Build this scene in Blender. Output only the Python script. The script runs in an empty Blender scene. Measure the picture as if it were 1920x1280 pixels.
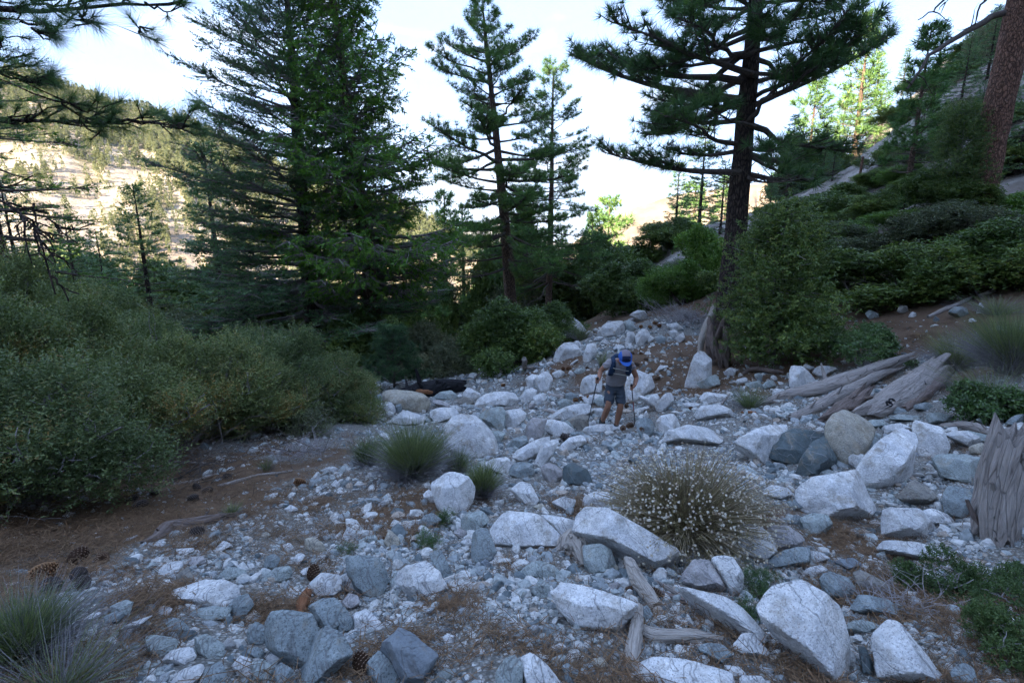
import bpy, math, random
import numpy as np
from mathutils import Vector
rng = np.random.default_rng(7)
random.seed(7)
sc = bpy.context.scene
COL = sc.collection
# ------------------------------------------------------------------ camera, sky, sun, exposure
PITCH = math.radians(12.0)
FPX = 960.0                      # focal length in pixels of the 1920 x 1280 photograph (18 mm)
cam_d = bpy.data.cameras.new('camera'); cam = bpy.data.objects.new('camera', cam_d); COL.objects.link(cam)
cam_d.lens = 18.0; cam_d.sensor_width = 36.0; cam_d.clip_start = 0.05; cam_d.clip_end = 6000
cam.location = (0, 0, 0); cam.rotation_euler = (math.radians(90) - PITCH, 0, 0)
sc.camera = cam
SUN_D = np.array([0.55, 0.835]); SUN_EL = math.radians(21)     # where the light travels to, level
world = bpy.data.worlds.new('World'); sc.world = world; world.use_nodes = True
nt = world.node_tree; nt.nodes.clear()
def WN(t, **k):
    n = nt.nodes.new(t)
    for a, b in k.items(): setattr(n, a, b)
    return n
wo = WN('ShaderNodeOutputWorld'); bg = WN('ShaderNodeBackground'); sky = WN('ShaderNodeTexSky', sky_type='NISHITA')
sky.sun_disc = False; sky.sun_elevation = SUN_EL; sky.sun_rotation = math.atan2(-SUN_D[0], -SUN_D[1]); sky.altitude = 1800
sky.air_density = 1.0; sky.dust_density = 0.6; sky.ozone_density = 2.0
bg.inputs[1].default_value = 0.12
tc = WN('ShaderNodeTexCoord'); mp = WN('ShaderNodeMapping'); mp.inputs['Scale'].default_value = (1.6, 1.2, 5.5)
mp.inputs['Rotation'].default_value = (0.25, 0.35, 0.3)
nz = WN('ShaderNodeTexNoise'); nz.inputs['Scale'].default_value = 2.1; nz.inputs['Detail'].default_value = 9; nz.inputs['Roughness'].default_value = 0.62
nz.inputs['Distortion'].default_value = 0.5
sx = WN('ShaderNodeSeparateXYZ'); L = nt.links
L.new(tc.outputs['Generated'], mp.inputs[0]); L.new(mp.outputs[0], nz.inputs[0]); L.new(tc.outputs['Generated'], sx.inputs[0])
# low cloud bank above the valley: more cloud near the horizon
mr = WN('ShaderNodeMapRange'); mr.inputs[1].default_value = 0.0; mr.inputs[2].default_value = 0.40; mr.inputs[3].default_value = 0.17; mr.inputs[4].default_value = -0.02
L.new(sx.outputs[2], mr.inputs[0])
ad = WN('ShaderNodeMath', operation='ADD'); L.new(nz.outputs[0], ad.inputs[0]); L.new(mr.outputs[0], ad.inputs[1])
m2 = WN('ShaderNodeMapRange'); m2.interpolation_type = 'SMOOTHSTEP'; m2.inputs[1].default_value = 0.54; m2.inputs[2].default_value = 0.74
L.new(ad.outputs[0], m2.inputs[0])
m3 = WN('ShaderNodeMath', operation='MULTIPLY'); m3.inputs[1].default_value = 0.8; L.new(m2.outputs[0], m3.inputs[0])
vl = WN('ShaderNodeMix', data_type='RGBA'); vl.inputs[0].default_value = 0.96; vl.inputs[7].default_value = (.345, .485, .81, 1)   # even blue over nearly the whole sky, added to brighten the shade
mx = WN('ShaderNodeMix', data_type='RGBA'); mx.inputs[7].default_value = (.66, .76, .92, 1)
L.new(m3.outputs[0], mx.inputs[0]); L.new(sky.outputs[0], vl.inputs[6]); L.new(vl.outputs[2], mx.inputs[6]); L.new(mx.outputs[2], bg.inputs[0]); L.new(bg.outputs[0], wo.inputs[0])
sl = bpy.data.lights.new('sun', 'SUN'); sl.energy = 2.0; sl.angle = math.radians(0.53); sl.color = (1, 0.82, 0.60)
so = bpy.data.objects.new('sun', sl); COL.objects.link(so)
so.rotation_euler = Vector((-SUN_D[0]*math.cos(SUN_EL), -SUN_D[1]*math.cos(SUN_EL), math.sin(SUN_EL))).to_track_quat('Z', 'Y').to_euler()
so.location = (-20, -30, 60)
sc.view_settings.view_transform = 'Standard'; sc.view_settings.look = 'None'; sc.view_settings.gamma = 1
sc.view_settings.use_curve_mapping = False
sc.view_settings.exposure = 4.25
sc.render.engine = 'CYCLES'; sc.cycles.max_bounces = 7; sc.cycles.diffuse_bounces = 6; sc.cycles.glossy_bounces = 1
sc.cycles.transmission_bounces = 2; sc.cycles.transparent_max_bounces = 4; sc.cycles.caustics_reflective = False; sc.cycles.caustics_refractive = False
sc.cycles.use_denoising = True; sc.cycles.use_adaptive_sampling = True; sc.cycles.adaptive_threshold = 0.02
try: sc.cycles.denoiser = 'OPENIMAGEDENOISE'; sc.cycles.denoising_prefilter = 'ACCURATE'
except Exception: pass
sc.render.use_persistent_data = False

# ------------------------------------------------------------------ pixel <-> world
cp, sp = math.cos(PITCH), math.sin(PITCH)
FWD = np.array([0, cp, -sp]); UPV = np.array([0, sp, cp]); RGT = np.array([1., 0, 0])
def ray(px, py):
    px = np.asarray(px, float); py = np.asarray(py, float)
    u = (640 - py)/FPX
    return np.stack([(px - 960)/FPX + 0*u, cp + u*sp, u*cp - sp], -1)
def P(px, py, Y):
    r = ray(px, py); return r*(np.asarray(Y, float)/r[..., 1])[..., None]
def depth(p): return p[..., 1]*cp - p[..., 2]*sp
def px_of(p):
    p = np.asarray(p, float); d = depth(p)
    return 960 + FPX*p[..., 0]/d, 640 - FPX*(p[..., 1]*sp + p[..., 2]*cp)/d

# ------------------------------------------------------------------ noise
def _hash(i, j, k, s):
    with np.errstate(over='ignore'):
        h = (i.astype(np.uint32)*np.uint32(374761393) + j.astype(np.uint32)*np.uint32(668265263) + k.astype(np.uint32)*np.uint32(2246822519) + np.uint32(s*3266489917 & 0xffffffff))
        h = (h ^ (h >> np.uint32(13)))*np.uint32(1274126177)
        h = h ^ (h >> np.uint32(16))
    return (h & np.uint32(0xffff)).astype(float)/32767.5 - 1
def vnoise(p, s=1):
    p = np.asarray(p, float); f = np.floor(p); i = f.astype(np.int64); t = p - f; t = t*t*(3 - 2*t)
    r = 0
    for dx in (0, 1):
        wx = t[..., 0] if dx else 1 - t[..., 0]
        for dy in (0, 1):
            wy = t[..., 1] if dy else 1 - t[..., 1]
            for dz in (0, 1):
                wz = t[..., 2] if dz else 1 - t[..., 2]
                r = r + wx*wy*wz*_hash(i[..., 0] + dx, i[..., 1] + dy, i[..., 2] + dz, s)
    return r
def fbm(p, o=4, s=1, g=0.5):
    r = 0; a = 1; p = np.asarray(p, float)
    for k in range(o): r = r + a*vnoise(p*2.03**k + 17.3*k, s + k); a *= g
    return r

# ------------------------------------------------------------------ mesh helpers
def mesh(name, V, faces, rnd=None, smooth=False, sharp=None):
    """faces: list of int arrays (n,3) or (n,4)"""
    if not isinstance(faces, (list, tuple)): faces = [faces]
    faces = [np.asarray(f, np.int32) for f in faces if len(f)]
    me = bpy.data.meshes.new(name); V = np.asarray(V, np.float32)
    me.vertices.add(len(V)); me.vertices.foreach_set('co', V.ravel())
    nl = sum(f.size for f in faces); nf = sum(len(f) for f in faces)
    me.loops.add(nl); me.loops.foreach_set('vertex_index', np.concatenate([f.ravel() for f in faces]))
    me.polygons.add(nf)
    tot = np.concatenate([np.full(len(f), f.shape[1], np.int32) for f in faces]); st = np.concatenate([[0], np.cumsum(tot)[:-1]]).astype(np.int32)
    me.polygons.foreach_set('loop_start', st)
    try: me.polygons.foreach_set('loop_total', tot)
    except Exception: pass
    if smooth: me.polygons.foreach_set('use_smooth', np.ones(nf, bool))
    else: me.polygons.foreach_set('use_smooth', np.zeros(nf, bool))
    me.update(calc_edges=True)
    if rnd is not None:
        a = me.attributes.new('rnd', 'FLOAT', 'FACE'); a.data.foreach_set('value', np.asarray(rnd, np.float32))
    if sharp is not None: me.set_sharp_from_angle(angle=math.radians(sharp))
    return me
def link(name, me, m=None, parent=None, loc=None, label=None, cat=None, group=None, kind=None):
    o = bpy.data.objects.new(name, me); COL.objects.link(o)
    if m is not None and me is not None and not me.materials: me.materials.append(m)
    if parent is not None: o.parent = parent
    if loc is not None: o.location = [float(c) for c in loc]
    if label: o['label'] = label
    if cat: o['category'] = cat
    if group: o['group'] = group
    if kind: o['kind'] = kind
    return o
class Geo:
    """collects shapes into one mesh"""
    def __init__(s): s.V = []; s.F3 = []; s.F4 = []; s.n = 0; s.r3 = []; s.r4 = []
    def add(s, V, F, rnd=0.5):
        V = np.asarray(V, float); F = np.asarray(F, np.int64)
        if len(F) == 0: return
        s.V.append(V); (s.F3 if F.shape[1] == 3 else s.F4).append(F + s.n)
        rr = np.full(len(F), rnd) if np.isscalar(rnd) else np.asarray(rnd)
        (s.r3 if F.shape[1] == 3 else s.r4).append(rr); s.n += len(V)
    def tube(s, pts, rad, k=6, rnd=0.5, cap=True, rough=0.0, ph=0.0):
        V, F = tube(pts, rad, k, rough, ph); s.add(V, F, rnd)
        if cap:
            n = len(pts); c = len(V)
            VV = np.vstack([V[-k:], [np.asarray(pts[-1], float)]]); s.add(VV, [(i, (i + 1) % k, k) for i in range(k)], rnd)
    def mesh(s, name, smooth=False, sharp=None):
        V = np.vstack(s.V); fs = []; rr = []
        if s.F3: fs.append(np.vstack(s.F3)); rr.append(np.concatenate(s.r3))
        if s.F4: fs.append(np.vstack(s.F4)); rr.append(np.concatenate(s.r4))
        return mesh(name, V, fs, np.concatenate(rr), smooth, sharp)
def unit(v): v = np.asarray(v, float); return v/(np.linalg.norm(v, axis=-1, keepdims=True) + 1e-9)
def tube(pts, rad, k=6, rough=0.0, ph=0.0):
    pts = np.asarray(pts, float); n = len(pts); rad = np.broadcast_to(np.asarray(rad, float), (n,))
    T = unit(np.gradient(pts, axis=0)); ref = np.array([0, 0, 1.]) if abs(T[0][2]) < 0.8 else np.array([1., 0, 0])
    A = unit(np.cross(T, ref)); B = np.cross(T, A)
    a = np.arange(k)*2*math.pi/k + ph
    V = pts[:, None] + rad[:, None, None]*(np.cos(a)[None, :, None]*A[:, None] + np.sin(a)[None, :, None]*B[:, None])
    V = V.reshape(-1, 3)
    if rough: V = V + (fbm(V*4.0, 2, 3)*rough)[:, None]*unit(V - np.repeat(pts, k, 0))
    i = np.arange(n - 1)[:, None]*k; j = np.arange(k)[None]; j2 = (j + 1) % k
    F = np.stack([i + j, i + j2, i + k + j2, i + k + j], -1).reshape(-1, 4)
    return V, F
def frames(A, roll):
    """rotation matrices with columns X,Y,A"""
    A = unit(A); ref = np.where(np.abs(A[:, 2:3]) < 0.9, np.array([[0, 0, 1.]]), np.array([[1., 0, 0]]))
    X = unit(np.cross(ref, A)); Y = np.cross(A, X); c, s_ = np.cos(roll)[:, None], np.sin(roll)[:, None]
    X2 = c*X + s_*Y; Y2 = -s_*X + c*Y
    return np.stack([X2, Y2, A], -1)
def tile(geo, temps, pos, axis, scale, r, roll=None, rnd=None, face_jit=0.25):
    """stamp templates (V,F) at positions with local z along axis"""
    n = len(pos)
    if n == 0: return
    pos = np.asarray(pos, float); axis = np.asarray(axis, float)
    scale = np.broadcast_to(scale, (n,)); roll = r.uniform(0, 6.28, n) if roll is None else roll
    rnd = r.uniform(0, 1, n) if rnd is None else rnd
    R = frames(axis, roll); w = r.integers(0, len(temps), n)
    for t, (TV, TF) in enumerate(temps):
        m = np.nonzero(w == t)[0]
        if not len(m): continue
        V = pos[m, None] + scale[m, None, None]*np.einsum('nij,vj->nvi', R[m], TV)
        F = TF[None] + (np.arange(len(m))*len(TV))[:, None, None]
        rr = np.clip(rnd[m, None]*(1 - face_jit) + face_jit*r.uniform(0, 1, (len(m), len(TF))), 0, 1)
        geo.add(V.reshape(-1, 3), F.reshape(-1, TF.shape[1]), rr.ravel())

# ------------------------------------------------------------------ materials
def rgb(c): return (c[0], c[1], c[2], 1)
class NT:
    def __init__(s, name):
        s.m = bpy.data.materials.new(name); s.m.use_nodes = True; s.t = s.m.node_tree; s.t.nodes.clear()
        s.out = s.n('ShaderNodeOutputMaterial'); s.b = s.n('ShaderNodeBsdfPrincipled'); s.l(s.b.outputs[0], s.out.inputs[0])
        s.b.inputs['Specular IOR Level'].default_value = 0.25
    def n(s, t, **k):
        n = s.t.nodes.new(t)
        for a, b in k.items(): setattr(n, a, b)
        return n
    def l(s, a, b): s.t.links.new(a, b)
    def coord(s, kind='Object', scale=(1, 1, 1)):
        t = s.n('ShaderNodeTexCoord'); m = s.n('ShaderNodeMapping'); m.inputs['Scale'].default_value = scale; s.l(t.outputs[kind], m.inputs[0]); return m.outputs[0]
    def noise(s, v, scale, detail=4, rough=0.5, dist=0):
        n = s.n('ShaderNodeTexNoise'); n.inputs['Scale'].default_value = scale; n.inputs['Detail'].default_value = detail
        n.inputs['Roughness'].default_value = rough; n.inputs['Distortion'].default_value = dist; s.l(v, n.inputs['Vector']); return n.outputs[0]
    def voro(s, v, scale, feature='F1'):
        n = s.n('ShaderNodeTexVoronoi', feature=feature); n.inputs['Scale'].default_value = scale; s.l(v, n.inputs['Vector']); return n
    def ramp(s, f, stops, interp='LINEAR'):
        n = s.n('ShaderNodeValToRGB'); n.color_ramp.interpolation = interp; e = n.color_ramp.elements
        while len(e) < len(stops): e.new(0.5)
        for k, (p, c) in enumerate(stops):
            e[k].position = p; e[k].color = rgb(c) if not np.isscalar(c) else (c, c, c, 1)
        s.l(f, n.inputs[0]); return n.outputs[0]
    def mix(s, f, a, b, mode='MIX'):
        n = s.n('ShaderNodeMix', data_type='RGBA', blend_type=mode)
        for i, x in ((0, f), (6, a), (7, b)):
            if hasattr(x, 'is_linked') or hasattr(x, 'links'): s.l(x, n.inputs[i])
            elif i == 0: n.inputs[0].default_value = x
            else: n.inputs[i].default_value = rgb(x)
        return n.outputs[2]
    def math(s, op, a, b=0.0):
        n = s.n('ShaderNodeMath', operation=op)
        for i, x in ((0, a), (1, b)):
            if hasattr(x, 'links'): s.l(x, n.inputs[i])
            else: n.inputs[i].default_value = x
        return n.outputs[0]
    def attr(s, name): n = s.n('ShaderNodeAttribute'); n.attribute_name = name; return n
    def bump(s, h, strength, dist):
        n = s.n('ShaderNodeBump'); n.inputs['Strength'].default_value = strength; n.inputs['Distance'].default_value = dist
        s.l(h, n.inputs['Height']); s.l(n.outputs[0], s.b.inputs['Normal'])
    def base(s, c, rough=0.8):
        if hasattr(c, 'links'): s.l(c, s.b.inputs['Base Color'])
        else: s.b.inputs['Base Color'].default_value = rgb(c)
        s.b.inputs['Roughness'].default_value = rough
        return s.m
def mat_plain(name, c, rough=0.8, var=0.15, scale=30):
    t = NT(name); v = t.noise(t.coord(), scale, 3); c = np.array(c)
    return t.base(t.ramp(v, [(0.3, tuple(c*(1 - var))), (0.7, tuple(c*(1 + var)))]), rough)
def mat_rock():
    """granite and schist; the thing's own colour comes from the object colour, speckle and veins on top"""
    t = NT('rock'); co = t.coord(); oi = t.n('ShaderNodeObjectInfo')
    big = t.noise(co, 2.2, 5, 0.6, 0.4); mid = t.noise(co, 14, 5, 0.62)
    c = t.mix(1.0, oi.outputs['Color'], t.ramp(big, [(0.3, (.80, .82, .86)), (0.7, (1.12, 1.1, 1.06))]), 'MULTIPLY')
    c = t.mix(1.0, c, t.ramp(mid, [(0.3, .74), (0.7, 1.16)]), 'MULTIPLY')
    speck = t.voro(co, 190); sp1 = t.ramp(speck.outputs['Color'], [(0.0, 0.42), (0.22, 0.55), (0.30, 1.0), (0.8, 1.05), (1.0, 1.3)])
    c = t.mix(oi.outputs['Alpha'], c, t.mix(1.0, c, sp1, 'MULTIPLY'))
    g = t.voro(co, 75); c = t.mix(t.math('MULTIPLY', oi.outputs['Alpha'], 0.5), c, t.mix(1.0, c, t.ramp(g.outputs['Color'], [(0.1, .7), (0.5, 1.0), (.9, 1.2)]), 'MULTIPLY'))
    # thin cracks and pale veins
    w = t.noise(co, 2.6, 3, 0.5, 1.2); cr = t.math('ABSOLUTE', t.math('SUBTRACT', w, 0.5))
    c = t.mix(t.ramp(cr, [(0.0, 0.7), (0.006, 0.0)]), c, (0.12, 0.12, 0.12))
    w2 = t.noise(co, 1.7, 2, 0.4, 2.0); vn = t.math('ABSOLUTE', t.math('SUBTRACT', w2, 0.43))
    c = t.mix(t.ramp(vn, [(0.0, 0.35), (0.008, 0.0)]), c, (0.55, 0.56, 0.56))
    # lichen and dust stains
    st = t.noise(co, 5.5, 6, 0.7); c = t.mix(t.ramp(st, [(0.52, 0.0), (0.66, 0.7)]), c, (0.25, 0.205, 0.145))
    dk = t.noise(co, 3.1, 7, 0.75, 0.6); c = t.mix(t.ramp(dk, [(0.30, 0.55), (0.44, 0.0)]), c, (0.16, 0.175, 0.17))
    h = t.math('ADD', t.noise(co, 9, 8, 0.65), t.math('MULTIPLY', t.noise(co, 60, 4, 0.6), 0.3))
    h = t.math('SUBTRACT', h, t.ramp(cr, [(0.0, 0.12), (0.010, 0.0)]))
    t.bump(h, 0.75, 0.045)
    return t.base(c, 0.85)
def mat_stone():
    """small stones; colour picked at random for each stone"""
    t = NT('stone'); oi = t.n('ShaderNodeObjectInfo'); co = t.coord()
    c = t.ramp(oi.outputs['Random'], [(0.0, (.15, .18, .19)), (0.10, (.29, .32, .325)), (0.26, (.40, .43, .42)), (0.44, (.54, .535, .51)), (0.58, (.36, .38, .385)), (0.68, (.62, .615, .59)), (0.88, (.42, .36, .30)), (0.93, (.66, .66, .64))], 'CONSTANT')
    c = t.mix(1.0, c, t.ramp(t.noise(co, 2.0, 5, 0.7), [(0.3, .7), (0.7, 1.25)]), 'MULTIPLY')
    c = t.mix(0.5, c, t.mix(1.0, c, t.ramp(t.voro(co, 9).outputs['Color'], [(0.1, .55), (.9, 1.3)]), 'MULTIPLY'))
    t.bump(t.noise(co, 4, 5, 0.6), 0.5, 0.1)
    return t.base(c, 0.9)
def mat_leaf(name, stops, transl=0.3, rough=0.55, spec=0.3):
    t = NT(name); a = t.attr('rnd'); oi = t.n('ShaderNodeObjectInfo')
    c = t.ramp(a.outputs['Fac'], stops)
    c = t.mix(1.0, c, t.ramp(oi.outputs['Random'], [(0, (.82, .86, .85)), (1, (1.2, 1.13, 1.05))]), 'MULTIPLY')
    t.base(c, rough); t.b.inputs['Specular IOR Level'].default_value = spec
    tr = t.n('ShaderNodeBsdfTranslucent'); t.l(t.mix(1.0, c, (1.2, 1.35, 0.6), 'MULTIPLY'), tr.inputs[0])
    ms = t.n('ShaderNodeMixShader'); ms.inputs[0].default_value = transl; t.l(t.b.outputs[0], ms.inputs[1]); t.l(tr.outputs[0], ms.inputs[2]); t.l(ms.outputs[0], t.out.inputs[0])
    return t.m
def mat_bark(name, c1, c2, c3, scale=9.0, zs=0.3, depthb=0.05):
    t = NT(name); co = t.coord(scale=(1, 1, zs)); w = t.n('ShaderNodeVectorMath', operation='ADD')
    nn = t.n('ShaderNodeTexNoise'); nn.inputs['Scale'].default_value = 5; t.l(co, nn.inputs['Vector'])
    sc_ = t.n('ShaderNodeVectorMath', operation='SCALE'); sc_.inputs['Scale'].default_value = 0.12; t.l(nn.outputs['Color'], sc_.inputs[0])
    t.l(co, w.inputs[0]); t.l(sc_.outputs[0], w.inputs[1])
    v = t.voro(w.outputs[0], scale, 'DISTANCE_TO_EDGE'); vc = t.voro(w.outputs[0], scale)
    pl = t.mix(1.0, t.ramp(t.noise(co, 14, 6, .7), [(0.35, c1), (0.65, c2)]), t.ramp(t.noise(co, 30, 5, .7), [(0.3, .7), (.7, 1.25)]), 'MULTIPLY')
    c = t.mix(t.ramp(v.outputs['Distance'], [(0.0, .85), (0.22, 0.0)]), pl, c3)
    h = t.math('ADD', t.ramp(v.outputs['Distance'], [(0, 0), (0.2, 1)]), t.math('MULTIPLY', t.noise(co, 25, 5, .7), 0.5))
    t.bump(h, 1.0, depthb); return t.base(c, 0.95)
def mat_wood(name, c1, c2, c3, along=(14, 14, 1.2)):
    """weathered wood: the grain runs along local z of the generated log coordinate, stored in attribute 'g' """
    t = NT(name); a = t.attr('g'); m = t.n('ShaderNodeMapping'); m.inputs['Scale'].default_value = along; t.l(a.outputs['Vector'], m.inputs[0])
    n1 = t.noise(m.outputs[0], 2.6, 8, 0.7, 0.5)
    v = t.voro(m.outputs[0], 0.95, 'DISTANCE_TO_EDGE')
    c = t.ramp(n1, [(0.25, c3), (0.42, c1), (0.68, c2)])
    c = t.mix(t.ramp(v.outputs['Distance'], [(0.0, 0.55), (0.035, 0.0)]), c, tuple(x*0.35 for x in c3))
    h = t.math('ADD', n1, t.ramp(v.outputs['Distance'], [(0, 0.0), (0.04, 0.25)])); t.bump(h, 0.9, 0.03)
    return t.base(c, 0.9)
# ------------------------------------------------------------------ terrain
_CT = [ # (px, py, distance ahead)
 (960,1280,1.75),(960,1100,2.7),(960,960,4.2),(960,860,6.5),(960,800,9),(900,750,12),(860,715,16),(850,690,20),(980,690,19.5),
 (710,665,22),(600,640,25),(0,1280,1.6),(0,1130,2.4),(0,1000,3.6),(0,860,5.3),(300,960,4.1),(480,1120,2.6),(480,1280,1.75),
 (400,860,6.2),(680,800,8.8),(680,880,5.9),(250,760,10),(480,720,14),(0,720,9),(0,620,18),(300,640,22),
 (1150,800,9.5),(1060,690,14.5),(1070,650,16),(1190,610,17.5),(1180,740,11.5),(1250,655,14.5),(1330,700,11.8),(1330,650,14),(1300,610,17),
 (1280,790,8.9),(1450,690,11.6),(1500,780,8.0),(1500,900,5.0),(1480,1100,2.9),(1480,1280,1.9),(1300,960,4.0),
 (1650,565,15),(1560,620,13.3),(1700,620,11.5),(1900,560,11.5),(1920,640,9.2),(1920,700,7.4),(1700,720,8.8),(1750,800,6.3),(1920,850,5.0),(1920,1000,3.4),(1920,1280,1.95),(1700,1000,3.8),
 (1450,470,23),(1400,530,19),(1600,500,19),(1800,480,16),(1900,430,17),(1690,385,26),(1850,345,17.5),(1600,310,44),(1500,400,34),(1800,250,31),(1850,150,38),(1920,40,46),(1760,120,60),(1640,240,75),
 (1300,560,24),(1200,560,26),(1300,500,32),(1250,450,48)]
_C = [P(a, b, c) for a, b, c in _CT] + [np.array(v, float) for v in [
 (0,0,-1.55),(-4,0,-1.5),(4,0,-1.5),(0,-6,-.2),(-8,-6,-.5),(8,-6,1.0),(12,0,1.5),(-12,0,-1.8),(-14,8,-2.9),(-22,12,-3.5),(0,30,-6.6),(-8,32,-8),(-20,36,-8),(6,34,-6.0),
 (5,42,-8),(-10,55,-17),(10,58,-13),(-40,40,-10),(-60,60,-22),(0,90,-33),(30,90,-20),(-50,110,-42),(40,70,-6),(60,120,2),(20,130,-34),(60,60,28),(70,30,38),(60,0,38),(30,10,13),(30,-10,16),(70,-30,50),(-50,0,-4),(-30,-20,2),(100,80,50),(0,140,-45),(-60,160,-58),(60,170,-24),(120,150,36),(-120,40,-20),(-120,-20,0),(120,0,72)]]
_C = np.array(_C); _S = _C[:, :2]
def _k(a, b):
    d2 = ((a[:, None] - b[None])**2).sum(-1); return np.sqrt(d2 + 0.5) 
_A = _k(_S, _S); _A[np.diag_indices(len(_A))] -= 0.04
_M = np.block([[_A, np.c_[np.ones(len(_S)), _S]], [np.c_[np.ones(len(_S)), _S].T, np.zeros((3, 3))]])
_W = np.linalg.solve(_M, np.r_[_C[:, 2], 0, 0, 0])
def tz(x, y):
    x = np.asarray(x, float); y = np.asarray(y, float); sh = x.shape; q = np.stack([x.ravel(), y.ravel()], -1)
    z = np.concatenate([_k(c, _S)@_W[:-3] + _W[-3] + c@_W[-2:] for c in np.array_split(q, max(1, len(q)//20000))])
    r = np.hypot(q[:, 0], q[:, 1]); q3 = np.c_[q, 0*r]
    z = z + 0.16*fbm(q3*.7, 4, 15)*np.clip((r - 20)/12, 0, 1)
    z = z + 0.05*fbm(q3*1.3, 3, 5)*np.clip(r/3, .4, 1) + 0.35*fbm(q3*0.16, 3, 9)*np.clip((r - 16)/25, 0, 1) + 1.1*fbm(q3*.05, 3, 4)*np.clip((r - 45)/40, 0, 1)
    return z.reshape(sh)
_YS = np.geomspace(0.6, 160, 70)
def G(px, py):
    """where the ray through a pixel first meets the ground"""
    r = ray(np.atleast_1d(px), np.atleast_1d(py)); n = len(r); r = r/r[:, 1:2]
    lo = np.full(n, _YS[0]); hi = np.full(n, _YS[-1]); done = np.zeros(n, bool)
    for a, b in zip(_YS[:-1], _YS[1:]):
        m = np.nonzero(~done)[0]
        if not len(m): break
        p = r[m]*b; hit = p[:, 2] < tz(p[:, 0], p[:, 1])
        lo[m[hit]] = a; hi[m[hit]] = b; done[m[hit]] = True
    for _ in range(9):
        mid = (lo + hi)/2; p = r*mid[:, None]; u = p[:, 2] < tz(p[:, 0], p[:, 1]); hi = np.where(u, mid, hi); lo = np.where(u, lo, mid)
    p = r*((lo + hi)/2)[:, None]
    return p, done
def G1(px, py, h=0.0):
    r = ray(px, py); r = r/r[1]; Y = _YS
    for _ in range(3):
        p = r*Y[:, None]; u = np.nonzero(p[:, 2] < tz(p[:, 0], p[:, 1]) + h)[0]
        if not len(u) or u[0] == 0: return p[-1] if not len(u) else p[0]
        Y = np.linspace(Y[u[0] - 1], Y[u[0]], 14)
    return p[u[0]]
def on(x, y, dz=0.0): return np.array([x, y, float(tz(np.array([x]), np.array([y]))[0]) + dz])
def at(px, Y, dz=0.0):
    """ground point under column px at distance Y (iterates since x depends on height)"""
    z = -3.0
    for _ in range(6):
        d = Y*cp - z*sp; x = (px - 960)/FPX*d; z = float(tz(np.array([x]), np.array([Y]))[0])
    return np.array([x, Y, z + dz])
# litter mask: blobs (px,py,radius m, amount) where brown needles lie
_LB = [(130,1000,.8,.9),(40,960,1.3,.95),(250,960,1.0,.9),(400,915,.8,.8),(600,860,.8,.5),(340,880,1.1,.9),(70,1080,.5,.7),(770,950,.5,.5),
 (1370,960,.45,.7),(1590,1020,.35,.7),(1660,1140,.3,.6),(1200,690,1.7,.95),(1290,700,1.8,.95),(1330,660,1.8,.9),(1260,730,1.0,.8),(1050,690,1.2,.6),(800,685,1.6,.6),(1080,950,.2,.9),(840,1130,.18,.6),(270,1125,.13,.6),
 (1600,600,2.4,.9),(1750,600,2.4,.95),(1850,560,2.6,.95),(1550,650,1.8,.9),(1650,560,3,.95),(1480,700,1.0,.5),(1700,850,.4,.3),(1820,700,1.2,.5),(1780,1150,.5,.5),(1000,1000,.15,.6),(760,1230,.15,.6),(500,1150,.14,.5),(1110,1060,.15,.5)]
_LP = np.array([G1(a, b)[:2] for a, b, _, _ in _LB]); _LR = np.array([c for _, _, c, _ in _LB]); _LA = np.array([d for *_, d in _LB])
def litter(x, y):
    x = np.asarray(x, float); y = np.asarray(y, float)
    d2 = ((x[..., None] - _LP[:, 0])**2 + (y[..., None] - _LP[:, 1])**2)/_LR**2
    v = (np.exp(-d2*.9)*_LA).max(-1); far = np.clip((np.hypot(x, y) - 17)/5, 0, 1)*.75
    shr = np.clip((-x - 2.7 - .22*y)/1.5, 0, 1)*np.clip((y-1.5)/2, 0, 1)*.85
    v = np.maximum(np.maximum(v, far), shr)
    n = fbm(np.stack([x, y, 0*x], -1)*2.2, 4, 8)
    return np.clip(v*1.15 + .33*n*(v > .02) + .10*np.clip(n, 0, 1), 0, 1)
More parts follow.
